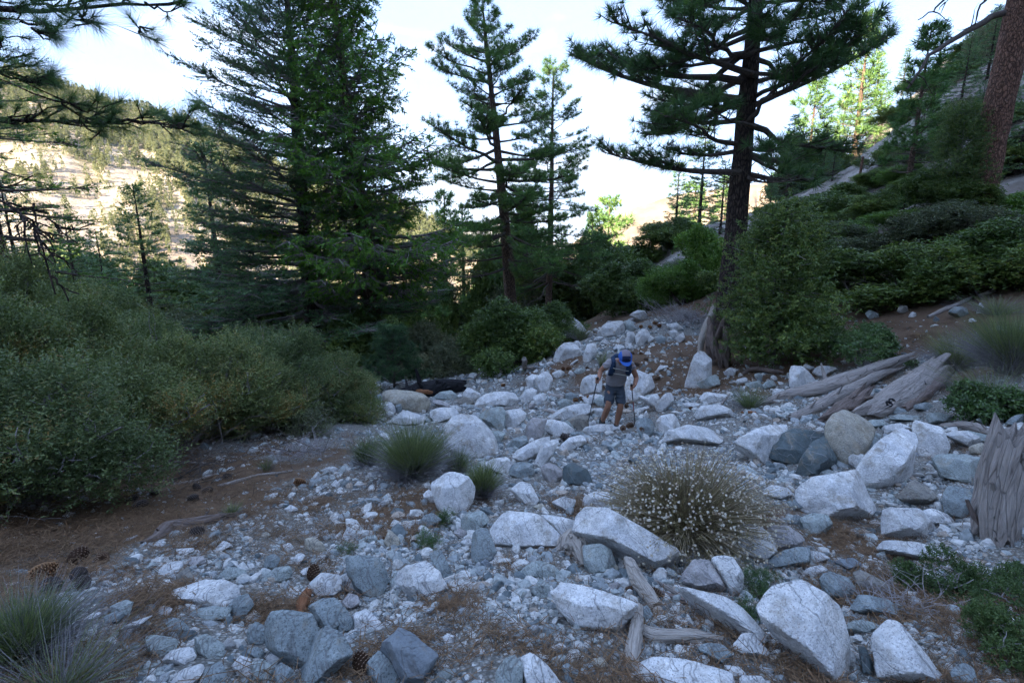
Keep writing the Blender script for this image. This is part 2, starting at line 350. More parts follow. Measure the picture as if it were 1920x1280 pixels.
def mat_ground():
    t = NT('ground'); a = t.attr('lit'); co = t.coord()
    gr = t.voro(co, 55); g2 = t.voro(co, 22); gn = t.noise(co, 160, 4, .7)
    grav = t.ramp(gr.outputs['Color'], [(0.0, (.13, .13, .125)), (0.35, (.25, .25, .235)), (0.65, (.38, .37, .35)), (1.0, (.55, .54, .52))])
    grav = t.mix(1.0, grav, t.ramp(t.noise(co, 3, 5, .6), [(0.3, (.72, .74, .74)), (.7, (1.1, 1.05, .98))]), 'MULTIPLY')
    grav = t.mix(t.ramp(gr.outputs['Distance'], [(0.25, 0.0), (0.6, 0.7)]), grav, (.08, .075, .065))  # dark soil between pebbles, also standing in for contact shadow in the colour
    st = t.n('ShaderNodeMapping'); st.inputs['Rotation'].default_value = (0, 0, .6); st.inputs['Scale'].default_value = (1, 7, 1); t.l(co, st.inputs[0])
    nd = t.mix(.5, t.ramp(t.noise(st.outputs[0], 30, 5, .7, .8), [(.3, (.06, .04, .027)), (.5, (.14, .088, .055)), (.72, (.24, .15, .09))]), t.ramp(gn, [(.3, (.06, .042, .03)), (.7, (.20, .13, .085))]))
    m = t.math('ADD', a.outputs['Fac'], t.math('MULTIPLY', t.math('SUBTRACT', t.noise(co, 7, 6, .7), .5), .8))
    c = t.mix(t.ramp(m, [(.35, 0), (.55, 1)]), grav, nd)
    sl = t.attr('scree'); rk = t.ramp(t.noise(co, .9, 8, .7), [(.3, (.10, .085, .07)), (.48, (.20, .18, .16)), (.7, (.34, .32, .29))])
    c = t.mix(sl.outputs['Fac'], c, rk)
    t.bump(t.math('ADD', t.math('MULTIPLY', gr.outputs['Distance'], -.6), t.noise(co, 12, 7, .7)), .8, .03); return t.base(c, .95)
def build_ground():
    na, nr = 560, 330
    th = np.r_[np.linspace(-math.radians(62), math.radians(62), 470), np.linspace(math.radians(62), math.radians(298), 91)[1:-1]]; na = len(th)
    rr = np.geomspace(0.35, 190, nr); rr[0] = 0.02
    X = np.sin(th)[None]*rr[:, None]; Yy = np.cos(th)[None]*rr[:, None]
    Z = tz(X, Yy)
    q = np.stack([X, Yy, 0*X], -1); near = np.clip(1 - (rr - 16)/12, 0, 1)[:, None]
    Z = Z + near*(.012*fbm(q*6, 3, 21) + .005*np.abs(fbm(q*22, 2, 31)))
    beh = np.clip((-X*SUN_D[0] - Yy*SUN_D[1] - 8)/60, 0, 1); Z = Z - beh*0
    V = np.stack([X, Yy, Z], -1).reshape(-1, 3)
    i = np.arange(nr - 1)[:, None]*na; j = np.arange(na)[None]; j2 = (j + 1) % na
    F = np.stack([i + j, i + na + j, i + na + j2, i + j2], -1).reshape(-1, 4)
    me = mesh('ground', V, F[:, ::-1], smooth=True)
    a = me.attributes.new('lit', 'FLOAT', 'POINT'); a.data.foreach_set('value', litter(V[:, 0], V[:, 1]).astype(np.float32))
    r_ = np.hypot(V[:, 0], V[:, 1]); s = np.clip((r_ - 21)/6, 0, 1)*np.clip((V[:, 0] - .18*V[:, 1])/4, 0, 1)
    a = me.attributes.new('scree', 'FLOAT', 'POINT'); a.data.foreach_set('value', s.astype(np.float32))
    return link('ground', me, mat_ground(), kind='structure', label='stony canyon ground of pale gravel and brown pine needles falling away downhill')
build_ground()

# ------------------------------------------------------------------ unseen mountain added behind, its crest shaped to shade the canyon
def z0(t): return np.interp(t, [-400, -70, -45, -18, -2, 12, 30, 150], [-25, -10, 16, 23.5, 34, 58, 80, 90])  # crest heights chosen for where the shadow edge should fall
def build_shade_ridge():
    tn, sn = 120, 40; T = np.linspace(-380, 220, tn); S = np.linspace(0, 1, sn); tt, ss = np.meshgrid(T, S)
    crest = z0(tt) + math.tan(SUN_EL)*220; s = -14 - ss*330
    u = np.clip((-s - 14)/206, 0, 1); dn = np.clip((-s - 220)/124, 0, 1)
    bs = np.where(tt > 12, tt*.5, -2.0)
    z = -6 + (crest + 6)*u**1.15 - dn*crest*.9 + fbm(np.stack([tt, s, 0*s], -1)*.06, 3, 3)*5*np.sin(u*3.14)
    x = tt*SUN_D[1] + s*SUN_D[0]; y = -tt*SUN_D[0] + s*SUN_D[1]
    V = np.stack([x, y, z], -1).reshape(-1, 3); i = np.arange(sn - 1)[:, None]*tn; j = np.arange(tn - 1)[None]
    F = np.stack([i + j, i + j + 1, i + tn + j + 1, i + tn + j], -1).reshape(-1, 4)
    t = NT('shade_ridge_rock'); co = t.coord()
    c = t.ramp(t.noise(co, .12, 8, .65), [(.35, (.05, .065, .035)), (.5, (.14, .13, .1)), (.7, (.3, .27, .22))]); m = t.base(c, .95)
    link('mountain', mesh('mountain', V, F, smooth=True), m, kind='structure', label='unseen steep mountain added behind the viewpoint to shade the canyon')
build_shade_ridge()

# ------------------------------------------------------------------ far sunlit hillside, far right hill, distant range
RIDGE = [(-500,60),(-200,110),(0,126),(70,140),(134,168),(188,190),(235,203),(342,224),(420,262),(500,300),(600,340),(700,372),(780,396),(840,425),(900,470),(980,530)]
def hill_pt(u, v):
    """u: photo column of the far hillside, v: 0 foot .. 1 ridge -> world"""
    u = np.asarray(u, float); v = np.asarray(v, float)
    ry = np.interp(u, [a for a, _ in RIDGE], [b for _, b in RIDGE]); by = 640.0 + 0*u
    top = P(u, ry, 430 - .12*(u - 400)); bot = P(u, by, 150 + .08*u)
    p = bot + (top - bot)*v[..., None]
    q = p*.012; n = fbm(q, 5, 12)
    gul = np.abs(fbm(np.stack([u*.011 + .3*n, v*1.6, 0*u], -1), 4, 14))
    p = p + np.stack([0*u, 11*gul*np.sin(np.clip(v, 0, 1)*2.9), 7*n*np.clip(np.sin(np.clip(v, 0, 1)*3.0), 0, 1)], -1)
    return p
def build_hillside():
    un, vn = 320, 110; U, Vv = np.meshgrid(np.linspace(-420, 980, un), np.linspace(0, 1, vn)); p = hill_pt(U, Vv)
    back = p[-1:] + np.array([[[-60, 160, -60]]]); p = np.concatenate([p, back]); vn += 1
    V = p.reshape(-1, 3); i = np.arange(vn - 1)[:, None]*un; j = np.arange(un - 1)[None]
    F = np.stack([i + j, i + j + 1, i + un + j + 1, i + un + j], -1).reshape(-1, 4)
    t = NT('hillside_soil'); co = t.coord()
    c = t.ramp(t.noise(co, .035, 9, .66), [(.3, (.22, .175, .13)), (.46, (.34, .285, .225)), (.6, (.44, .385, .315))])
    c = t.mix(t.ramp(t.noise(co, .09, 8, .75), [(.52, 0), (.6, .75)]), c, (.13, .12, .055))
    t.bump(t.noise(co, .12, 8, .7), 1.0, 3.0); m = t.base(c, .95)
    link('hillside', mesh('hillside', V, F, smooth=True), m, kind='structure', label='far sunlit sandy hillside dotted with conifers across the valley')
    # hill at the end of the valley, right of the second pine
    def strip(name, ridge, Y, Yb, by, c1, c2, label, amp=4, seed=2):
        un, vn = 160, 50; us = np.linspace(ridge[0][0], ridge[-1][0], un); U, Vv = np.meshgrid(us, np.linspace(0, 1, vn))
        ry = np.interp(U, [a for a, _ in ridge], [b for _, b in ridge]) + 1.5*fbm(np.stack([U*.05, 0*U, 0*U], -1), 3, seed)
        p = P(U, by + 0*U, Yb)*(1 - Vv[..., None]) + P(U, ry, Y)*Vv[..., None]
        n = fbm(np.stack([U*.03, Vv*4, 0*U], -1), 5, seed); p[..., 1] += amp*2*n*np.sin(Vv*3.1); p[..., 2] += amp*.5*np.abs(n)*np.sin(Vv*3.1)
        p = np.concatenate([p, p[-1:] + np.array([[[0, Y*.4, -Y*.1]]])]); vn += 1
        V = p.reshape(-1, 3); i = np.arange(vn - 1)[:, None]*un; j = np.arange(un - 1)[None]
        F = np.stack([i + j, i + j + 1, i + un + j + 1, i + un + j], -1).reshape(-1, 4)
        t = NT(name + '_soil'); co = t.coord(); t.base(t.ramp(t.noise(co, 12/Y, 9, .68), [(.35, c1), (.62, c2)]), .95)
        link(name, mesh(name, V, F, smooth=True), t.m, kind='structure', label=label)
    strip('far_hill', [(960,560),(1020,500),(1080,450),(1130,420),(1180,392),(1240,372),(1300,360),(1380,352),(1500,330),(1700,300)], 380, 240, 600, (.14, .115, .085), (.27, .215, .165), 'bare pale far hill rising to the right behind the second pine', 5, 7)
    strip('valley_slope', [(640,520),(760,470),(860,478),(960,500),(1060,520),(1180,560)], 210, 110, 700, (.12, .11, .05), (.42, .34, .24), 'sunlit brushy slope down in the valley', 3, 9)
    strip('distant_range', [(500,430),(800,440),(868,436),(890,420),(915,428),(940,418),(975,430),(1030,452),(1100,458),(1250,450),(1400,440)], 1500, 1150, 560, (.11, .12, .12), (.2, .2, .2), 'distant hazy blue mountain range at the end of the valley', 15, 5)
build_hillside()
# ------------------------------------------------------------------ rocks
import bmesh
def ico(sub):
    bm = bmesh.new(); bmesh.ops.create_icosphere(bm, subdivisions=sub, radius=1); V = np.array([v.co[:] for v in bm.verts]); F = np.array([[v.index for v in f.verts] for f in bm.faces]); bm.free(); return unit(V), F
ICO = {k: ico(k) for k in (1, 2, 3, 4, 5)}
M_ROCK = mat_rock(); M_STONE = mat_stone()
def radial(N, D, axes, sub, p, seed, amp, freq, layer=None):
    """rounded intersection of half spaces N.x<D seen from the inside, sampled along stretched directions"""
    V0, F = ICO[sub]; d = unit(V0@axes) if axes.ndim == 2 else unit(V0*axes)
    q = np.clip(d@N.T/D[None], 1e-6, None)
    r = (q**p).sum(1)**(-1/p)
    V = d*r[:, None]; s = float(np.median(D))
    n = fbm(V/s*freq + seed*3.7, 4, seed % 50); n2 = np.abs(fbm(V/s*freq*.45 + seed*1.3, 3, seed % 37))
    V = V*(1 + amp*n - amp*1.4*n2)[:, None]
    if layer is not None:
        h = (V@layer)/s*7; V = V*(1 + .016*np.sign(np.sin(h + 2*n))*np.clip(np.abs(np.sin(h + 2*n))*3, 0, 1))[:, None]
    return V, F
# colour keys: rgb, speckle
RC = dict(w=((.62,.615,.60),.65), W=((.70,.695,.68),.75), g=((.35,.39,.375),.8), b=((.27,.31,.315),.85), d=((.115,.145,.15),.5), t=((.44,.405,.33),.7), p=((.42,.395,.385),.6), o=((.29,.27,.235),.7), k=((.22,.25,.275),.25))
CN = dict(w='whitish', W='white granite', g='grey-green', b='blue-grey', d='dark slate', t='tan speckled', p='pinkish grey', o='brownish grey', k='smooth dark grey')
REG = dict(A=(640,400,2.9766), E=(1280,400,2.9766), L=(0,800,2.667), M=(640,800,2.667), N=(1280,800,2.667), C=(1060,630,6.4), D=(660,560,4.266))
ROCKS = """
M W 450,280 500,240 590,228 640,260 665,310 655,370 620,425 560,445 500,430 480,370
M W 410,340 440,315 485,340 480,375 440,385 415,365
M W 750,500 790,450 850,422 980,440 1040,480 1105,560 1090,600 950,612 850,615 780,600
M W 1000,440 1060,440 1165,465 1165,540 1110,570 1040,490
M W 1165,560 1175,450 1220,405 1320,430 1500,560 1700,640 1640,700 1540,735 1400,660 1210,600
M W 1205,410 1215,350 1260,322 1340,325 1330,400 1250,410
M g 1210,590 1290,585 1360,620 1370,670 1310,740 1240,745 1215,690
M W 1055,840 1110,780 1200,795 1400,850 1475,890 1430,970 1370,1040 1280,1040 1190,1010 1100,930
M W 1430,1240 1480,1180 1560,1150 1700,1155 1850,1185 1960,1240 1960,1330 1440,1330
M k 200,1110 300,1005 400,1060 480,1140 430,1250 400,1300 290,1300 240,1200
M W 270,760 320,710 430,672 480,720 535,820 480,850 410,878 340,830
M b 440,640 500,612 530,690 568,760 540,785 490,730
M b 25,660 60,643 150,650 210,680 230,740 200,830 130,860 70,810 30,720
M w -30,740 -5,732 75,745 80,790 50,830 -30,830
M W 60,930 120,910 160,960 215,1000 190,1020 130,1030 70,1030
M b -30,920 30,920 60,970 50,1030 -30,1030
M b 660,530 700,508 740,520 745,570 775,630 750,660 700,680 650,675 665,600
M g 600,470 650,425 700,420 735,460 720,500 660,540 610,510
M b 390,480 420,440 460,430 500,465 470,490 410,512
M W 845,320 900,275 950,290 985,365 960,400 920,400 870,350
M p 1000,200 1040,180 1090,200 1112,235 1080,275 1040,285 1005,240
M d 1115,200 1160,180 1230,215 1255,275 1200,300 1130,290 1110,250
M w 1055,375 1110,350 1170,360 1160,400 1120,425 1065,395
M t 960,400 1000,380 1020,400 990,420
M g 875,750 930,690 990,668 1060,690 1100,740 1080,770 980,750
M g 950,830 1000,755 1040,800 1035,860 980,865
M b 1010,990 1060,985 1100,1010 1070,1050 1020,1045
M b 880,1065 950,1058 1035,1065 1030,1100 960,1105 890,1080
M g 770,1240 800,1180 860,1140 900,1190 905,1310 770,1310
M W 885,1150 950,1130 1020,1180 1080,1260 1110,1310 930,1310
M w 505,1050 530,1032 565,1045 560,1080 520,1085
M b 1490,910 1530,893 1558,930 1540,970 1505,980
M t 1320,700 1360,675 1385,700 1365,735 1325,725
M t 1250,1160 1300,1150 1335,1190 1300,1215 1255,1200
M w 1055,1100 1100,1078 1130,1110 1070,1130
M b 125,1200 200,1120 290,1260 280,1300 150,1300
M b 1100,1200 1130,1180 1185,1210 1180,1260 1110,1240
M p 0,880 40,832 85,850 90,890 40,915 5,905
M w 0,560 30,500 70,520 75,560 30,570
M g 120,550 170,540 185,570 140,590
M t 215,580 240,515 290,560 290,610 240,610
M w 595,570 640,560 655,590 620,605
M p 560,530 590,508 630,520 630,545 590,560
M k 695,680 720,660 750,690 730,710
D w 740,1060 820,950 900,928 980,940 1060,1020 1130,1100 1160,1200 1140,1275 980,1300 850,1250 760,1200
M W 850,160 880,120 960,75 1035,50 1040,80 980,150 930,180 870,185
M w 965,180 1000,100 1060,60 1090,65 1040,160 1000,210
M W 1090,100 1140,60 1210,42 1225,80 1150,120 1100,125
M b 825,90 870,60 920,45 935,80 880,105 835,110
M W 715,190 760,160 830,152 855,190 840,240 760,220
M b 840,200 900,175 960,190 965,250 900,260 850,240
C W 215,1130 260,1090 400,1055 640,1055 680,1090 640,1130 450,1160 250,1160
M w 1515,110 1550,97 1580,120 1560,150 1520,150
E W -110,1260 -60,1210 20,1180 150,1195 220,1250 170,1300 -80,1300
N W 260,110 330,70 450,10 520,-10 500,60 440,110 470,200 400,190 330,130
N d 430,150 460,70 540,10 700,20 715,50 640,120 570,200 470,180
N d 565,220 610,140 700,50 740,100 770,175 690,245 570,268
N t 715,8 745,-45 805,-80 880,-62 960,30 900,140 830,215 770,160 730,90
N b 905,60 940,32 985,70 980,110 910,120
N w 830,150 870,130 935,145 900,190 860,215 830,190
N W 870,210 930,150 1000,90 1100,30 1160,10 1170,110 1130,240 1060,310 960,335 900,270
N W 1150,0 1170,-30 1290,-20 1335,100 1320,135 1190,160 1165,110
N W 570,310 640,270 770,230 870,218 930,320 960,400 900,460 800,488 700,430 590,400
N g 585,470 640,430 720,440 748,490 700,540 620,545
N b 535,480 560,440 610,450 590,490 550,500
N w 205,570 240,510 310,488 400,505 450,560 470,630 390,685 280,670 215,630
N p 415,550 440,500 520,492 580,520 607,560 560,610 480,625
N b 385,680 470,640 560,600 635,600 630,680 540,700 420,720
N W 635,620 680,620 735,655 670,685
N p 0,740 60,670 120,662 160,740 215,830 100,840 10,800
N w 140,670 200,645 260,665 305,740 290,820 250,855 200,770
N w -20,830 0,803 100,830 250,870 340,960 420,1050 400,1090 300,1100 250,1040 100,960 0,900
N w 255,1090 300,1035 370,1030 435,1100 420,1160 330,1160 265,1130
N W 380,880 430,800 600,775 700,830 780,900 800,960 830,1130 800,1260 720,1290 640,1230 520,1120 420,1010
N b 685,770 740,725 820,735 870,810 850,870 770,880 720,830
N o 855,730 900,715 1000,760 1070,820 1000,840 880,810
N b 840,910 900,840 1000,840 1070,890 1085,960 960,960
N g 790,1000 860,970 990,965 990,1000 940,1045 830,1040
N W 950,1030 1000,968 1090,985 1170,1070 1280,1200 1350,1310 1000,1310 965,1150
N d 880,1095 920,1100 960,1180 960,1250 900,1240
N w 995,500 1015,420 1100,402 1160,410 1180,460 1260,500 1230,570 1100,580 1000,560
N W 1180,430 1240,408 1310,430 1360,480 1290,490 1200,480
N w 975,610 1010,568 1150,570 1330,590 1340,680 1100,660 990,650
N o 1075,350 1160,265 1240,310 1275,370 1230,400 1120,390
N b 1300,390 1310,295 1430,310 1450,360 1430,450 1380,470 1320,450
N g 1250,160 1300,135 1480,155 1495,220 1460,290 1290,260 1255,200
N t 1430,110 1490,80 1530,110 1500,150 1450,150
N w 1300,40 1390,20 1500,70 1440,110 1330,70
N b 80,1110 110,1085 200,1080 245,1130 200,1190 120,1160
N b 1340,1230 1400,1180 1450,1190 1480,1290 1370,1300
N W 255,1310 300,1245 380,1240 440,1310
N w 210,1190 280,1200 320,1240 260,1260
N k 760,680 850,655 900,690 840,725
N w 600,740 680,690 730,720 690,760
N w 400,320 440,290 520,290 550,330 500,370 420,345
N b 520,370 580,360 610,410 560,430
L W 835,880 870,830 1000,790 1080,762 1190,810 1200,860 1130,900 1050,860 960,880 880,900
L b 1140,900 1180,850 1240,835 1268,890 1200,970 1150,940
L g 960,920 1090,895 1155,910 1130,960 1030,970
L b 1325,1000 1360,925 1440,918 1560,950 1590,1020 1570,1120 1530,1230 1450,1190 1390,1130 1340,1090
L b 1560,1130 1600,1000 1700,1050 1760,1150 1720,1200 1560,1310 1480,1310 1530,1220
L b 1545,900 1600,860 1680,855 1740,930 1730,1000 1650,1030 1580,960
L w 1545,790 1610,730 1700,740 1707,770 1700,820 1650,860 1600,860
L b 1235,1020 1280,975 1325,1000 1330,1060 1300,1105 1250,1090
L g 725,1080 740,1040 890,1070 870,1120 790,1155 740,1120
L W 815,1170 850,1120 970,1100 980,1140 930,1205 860,1195
L g 975,1060 1040,1035 1120,1090 1110,1150 1040,1175 990,1130
L b 1235,1120 1290,1100 1330,1130 1290,1165
L W 1160,1200 1210,1143 1250,1170 1265,1230 1240,1262 1190,1240
L g 1255,1180 1320,1160 1365,1200 1350,1280 1270,1270
L w 1325,1150 1370,1130 1435,1150 1400,1190 1350,1190
L b 1365,1210 1410,1180 1460,1220 1480,1300 1370,1300
L w 840,1300 900,1220 1010,1185 1020,1210 940,1300
L b 975,1300 1010,1230 1110,1175 1130,1220 1120,1300
L p 770,940 810,895 860,910 840,950 790,960
L o 880,800 885,740 940,700 970,760 940,810
L p 935,680 950,650 1020,645 1025,680 960,695
L b 1320,700 1330,650 1370,635 1400,660 1370,720
L g 1310,760 1380,700 1450,695 1460,740 1400,775
L W 1450,660 1500,632 1525,645 1480,700
L t 1525,560 1560,552 1610,580 1630,620 1580,640 1530,610
L W 1485,740 1530,700 1560,695 1545,750
L b 0,715 60,710 150,715 130,740 0,750
L w 790,720 830,680 900,670 915,690 870,740 820,750
L g 550,900 640,865 665,880 640,960 570,940
L b 520,950 600,920 620,950 560,990 525,985
L g 565,700 620,675 655,685 600,715
L b 610,1080 700,1075 690,1120 630,1130
L b 830,960 900,955 945,1000 940,1050 860,1040
L W 1415,590 1450,580 1470,610 1440,635
L w 520,1070 570,1040 585,1060 550,1115
L W 880,610 970,605 960,630 890,640
L W 770,590 800,565 830,580 800,610
L W 1420,410 1450,390 1490,410 1440,430
L w 1600,220 1650,198 1690,210 1650,235
L W 1655,290 1680,265 1700,285 1690,310
L W 415,960 470,925 505,930 470,975
L w 610,565 680,540 690,550 630,575
L g 1100,740 1140,700 1230,720 1210,760 1120,765
L w 560,1030 700,960 760,940 640,1020
L g 940,1130 990,1160 960,1100
L t 1300,545 1330,525 1355,545 1320,560
L w 1060,615 1120,570 1160,590 1090,625
L o 700,1000 730,965 755,985 745,1030 705,1040
D t 250,760 280,730 400,740 560,770 620,830 600,880 540,920 450,900 300,850 265,810
D w 295,690 380,660 430,680 440,710 390,710 320,715
D w 440,680 540,670 640,685 600,700 470,700
D g 650,790 700,750 790,733 840,780 850,800 760,815 690,800
D p 650,810 700,808 780,840 800,870 760,885 670,840
D w 885,770 930,712 1020,760 1030,780 980,810 900,790
D o 845,820 900,785 970,800 975,840 900,850
D W 975,860 1000,810 1060,765 1150,742 1290,745 1320,790 1330,860 1210,865 1030,860
D g 1015,930 1080,890 1200,865 1225,900 1200,990 1220,1040 1150,1060 1060,960
D W 1210,1000 1215,910 1330,880 1390,920 1370,980 1300,1040 1240,1030
D W 625,900 700,870 820,870 850,920 740,980 680,1000 640,950
D w 265,1000 330,960 430,895 580,950 560,1000 420,1010 320,1020
D w 240,870 270,825 320,830 350,880 340,930 280,910
D b 150,770 200,740 250,790 230,840 180,830
D b 345,860 390,840 400,890 370,930
D W 1390,640 1440,602 1490,620 1500,680 1440,720 1400,700
D W 1475,640 1520,590 1590,585 1605,640 1570,740 1500,755 1475,700
D W 1330,800 1390,730 1440,712 1480,740 1460,800 1380,840
D w 1450,780 1530,755 1560,790 1520,840 1460,850
D g 1645,830 1690,800 1760,820 1740,870 1660,885
A W 1150,1140 1250,1080 1330,1060 1380,1060 1400,1100 1300,1150 1220,1160
D W 1525,1000 1580,965 1700,990 1780,1050 1740,1080 1650,1110 1560,1060
A o 1260,1160 1360,1120 1380,1130 1370,1200 1340,1220 1280,1190
D p 1380,1080 1400,1000 1450,950 1560,960 1520,1040 1510,1100 1400,1150
D b 1240,1190 1280,1130 1390,1095 1400,1150 1340,1200 1280,1220
D g 1085,1100 1110,1060 1180,1055 1230,1080 1200,1130 1150,1160
D w 1615,490 1640,420 1700,350 1780,350 1840,430 1820,470 1740,510 1640,520
D w 1630,270 1640,210 1700,160 1780,155 1830,190 1870,250 1820,310 1740,345 1660,320
D w 1540,520 1590,500 1620,520 1560,545
D w 1010,560 1040,543 1090,590 1030,600
D W 930,620 950,590 1000,590 980,640
D w 1600,600 1650,570 1700,590 1680,640 1620,640
D b 720,1120 760,1100 800,1180 740,1200
D w 780,860 840,850 880,880 830,900
A w 1430,660 1480,610 1560,600 1580,640 1560,690 1450,695
A g 1565,610 1610,595 1645,640 1610,665 1580,650
A w 1610,570 1650,540 1690,545 1715,590 1670,600
A p 1600,590 1640,580 1650,610 1610,615
A w 1640,690 1680,645 1720,660 1720,700 1690,740 1650,740
A w 1585,700 1620,665 1640,660 1635,720 1590,725
A w 1695,700 1720,680 1750,700 1720,730
A b 1760,700 1780,680 1810,690 1800,730 1760,730
A w 1815,620 1870,610 1905,640 1850,660
A W 1350,800 1370,740 1420,725 1430,770 1400,830 1350,835
A w 1350,680 1380,655 1405,660 1400,685 1360,700
A w 1295,720 1320,710 1345,740 1320,755
A w 1820,660 1860,650 1890,675 1850,700
A w 1860,700 1905,665 1920,700 1890,725
A w 1400,650 1420,640 1440,655 1420,665
C w 180,640 210,530 300,480 440,465 440,700 300,710 190,700
C W 740,450 860,410 960,470 1040,500 1070,610 900,680 860,800 720,810 720,600
C W 875,710 1000,760 1070,860 1030,850 890,760
C W 970,780 1030,700 1100,690 1130,740 1080,860
C w 1080,850 1180,750 1280,680 1300,800 1200,920 1110,930
C W 1085,1040 1150,960 1280,930 1350,1000 1300,1100 1200,1185 1110,1120
C b 840,1050 900,990 1010,980 1060,1060 1060,1160 1020,1240 910,1230 930,1130
C w 1190,1180 1280,1100 1380,1160 1360,1290 1200,1290
C g 340,780 420,720 480,740 480,860 390,840
C W 575,150 620,100 700,110 715,150 650,175
C w 720,130 770,95 850,150 780,160
C w 350,30 400,0 470,20 470,60 360,60
C w 440,60 470,35 540,90 520,115 450,90
C w 60,330 140,280 155,295 90,350
C w 35,450 60,410 130,470 120,505
C g 965,400 990,375 1040,395 1000,435
C W 1080,430 1130,360 1230,350 1200,390 1110,440
C g 995,310 1010,280 1100,280 1095,300
C W 200,740 320,700 440,705 350,800 280,830
C g 110,410 180,380 240,400 200,460 130,450
C b 0,700 60,670 140,710 120,760 20,770
C g 880,600 940,590 1010,640 960,670 890,640
C w 330,870 420,860 480,900 440,960 340,950
C W 290,1020 360,1040 380,1070 280,1080
C g 0,1010 110,1110 100,1150 0,1120
C b 60,1160 200,1140 240,1190 120,1230
C w 80,1240 200,1195 250,1230 240,1300 90,1300
C g 810,850 900,850 900,890 830,900
C w 930,970 970,890 1000,970 960,1000
C w 890,880 990,840 1010,880 920,920
C g 820,980 880,970 890,1010 830,1020
E w 10,980 50,860 85,775 120,770 160,820 165,950 120,985 50,995
E w 595,950 600,860 650,850 740,920 700,970 620,985
E W 725,890 760,855 820,850 865,870 830,905 760,910
E t 800,770 830,735 890,760 880,800 840,805
E w 720,700 790,700 790,745 750,755
E w 845,590 880,570 915,580 900,610 860,610
E o 1195,540 1210,515 1250,515 1260,550 1220,560
E w 1260,580 1280,550 1305,560 1300,585
E b 1485,560 1520,520 1580,520 1600,570 1550,580
E d 1120,450 1180,400 1250,370 1260,420 1180,470
E W 1045,660 1060,635 1110,630 1120,660
E g 1020,560 1050,540 1090,560 1100,580 1050,590
E W 95,1030 120,1000 210,997 255,1020 200,1065 110,1060
E w 65,1120 110,1075 190,1065 270,1095 280,1140 190,1155 90,1150
E w 0,1060 50,1055 100,1065 60,1090 0,1085
E W 500,1000 520,975 560,990 540,1020 505,1020
E w 230,890 260,860 300,870 290,910 240,910
E g 400,900 430,890 450,920 410,925
E w 1420,850 1440,790 1520,775 1560,820 1500,850
E b 1290,1080 1340,1055 1395,1070 1370,1110 1300,1105
E b 1175,1115 1190,1080 1260,1085 1290,1110 1220,1125
E g 1150,1140 1200,1120 1310,1120 1350,1165 1240,1165 1160,1155
E g 1360,1130 1400,1110 1520,1130 1520,1170 1420,1190 1370,1160
E g 1640,1150 1700,1125 1820,1130 1800,1180 1700,1180
E b 1800,1170 1850,1130 1905,1120 1905,1190
E g 1490,1240 1560,1215 1700,1240 1740,1290 1560,1290
E W 1360,1000 1400,980 1430,990 1400,1020
E b 1110,800 1150,775 1200,785 1160,805
E g 975,810 1030,790 1050,815 1010,830
E g 80,950 170,930 190,900 210,960 120,990
E w 300,930 360,915 370,950 310,960
E g 350,950 420,935 450,970 380,985
E w 670,860 690,840 740,860 720,885
E b 800,500 870,480 930,480 880,520 820,525
E b 1000,490 1040,470 1095,480 1060,495
E g 440,960 490,930 520,960 460,990
E w 1660,500 1700,560 1640,560
E w 1500,800 1620,770 1680,800 1600,840
E g 990,1170 1060,1150 1150,1180 1050,1210
E w 1120,1190 1200,1170 1290,1195 1200,1240 1130,1230
E g 1020,1260 1070,1220 1110,1230 1100,1270
"""
from collections import defaultdict
rock_px = []      # polygons in photo pixels, used to keep scattered stones out
rock_items = []
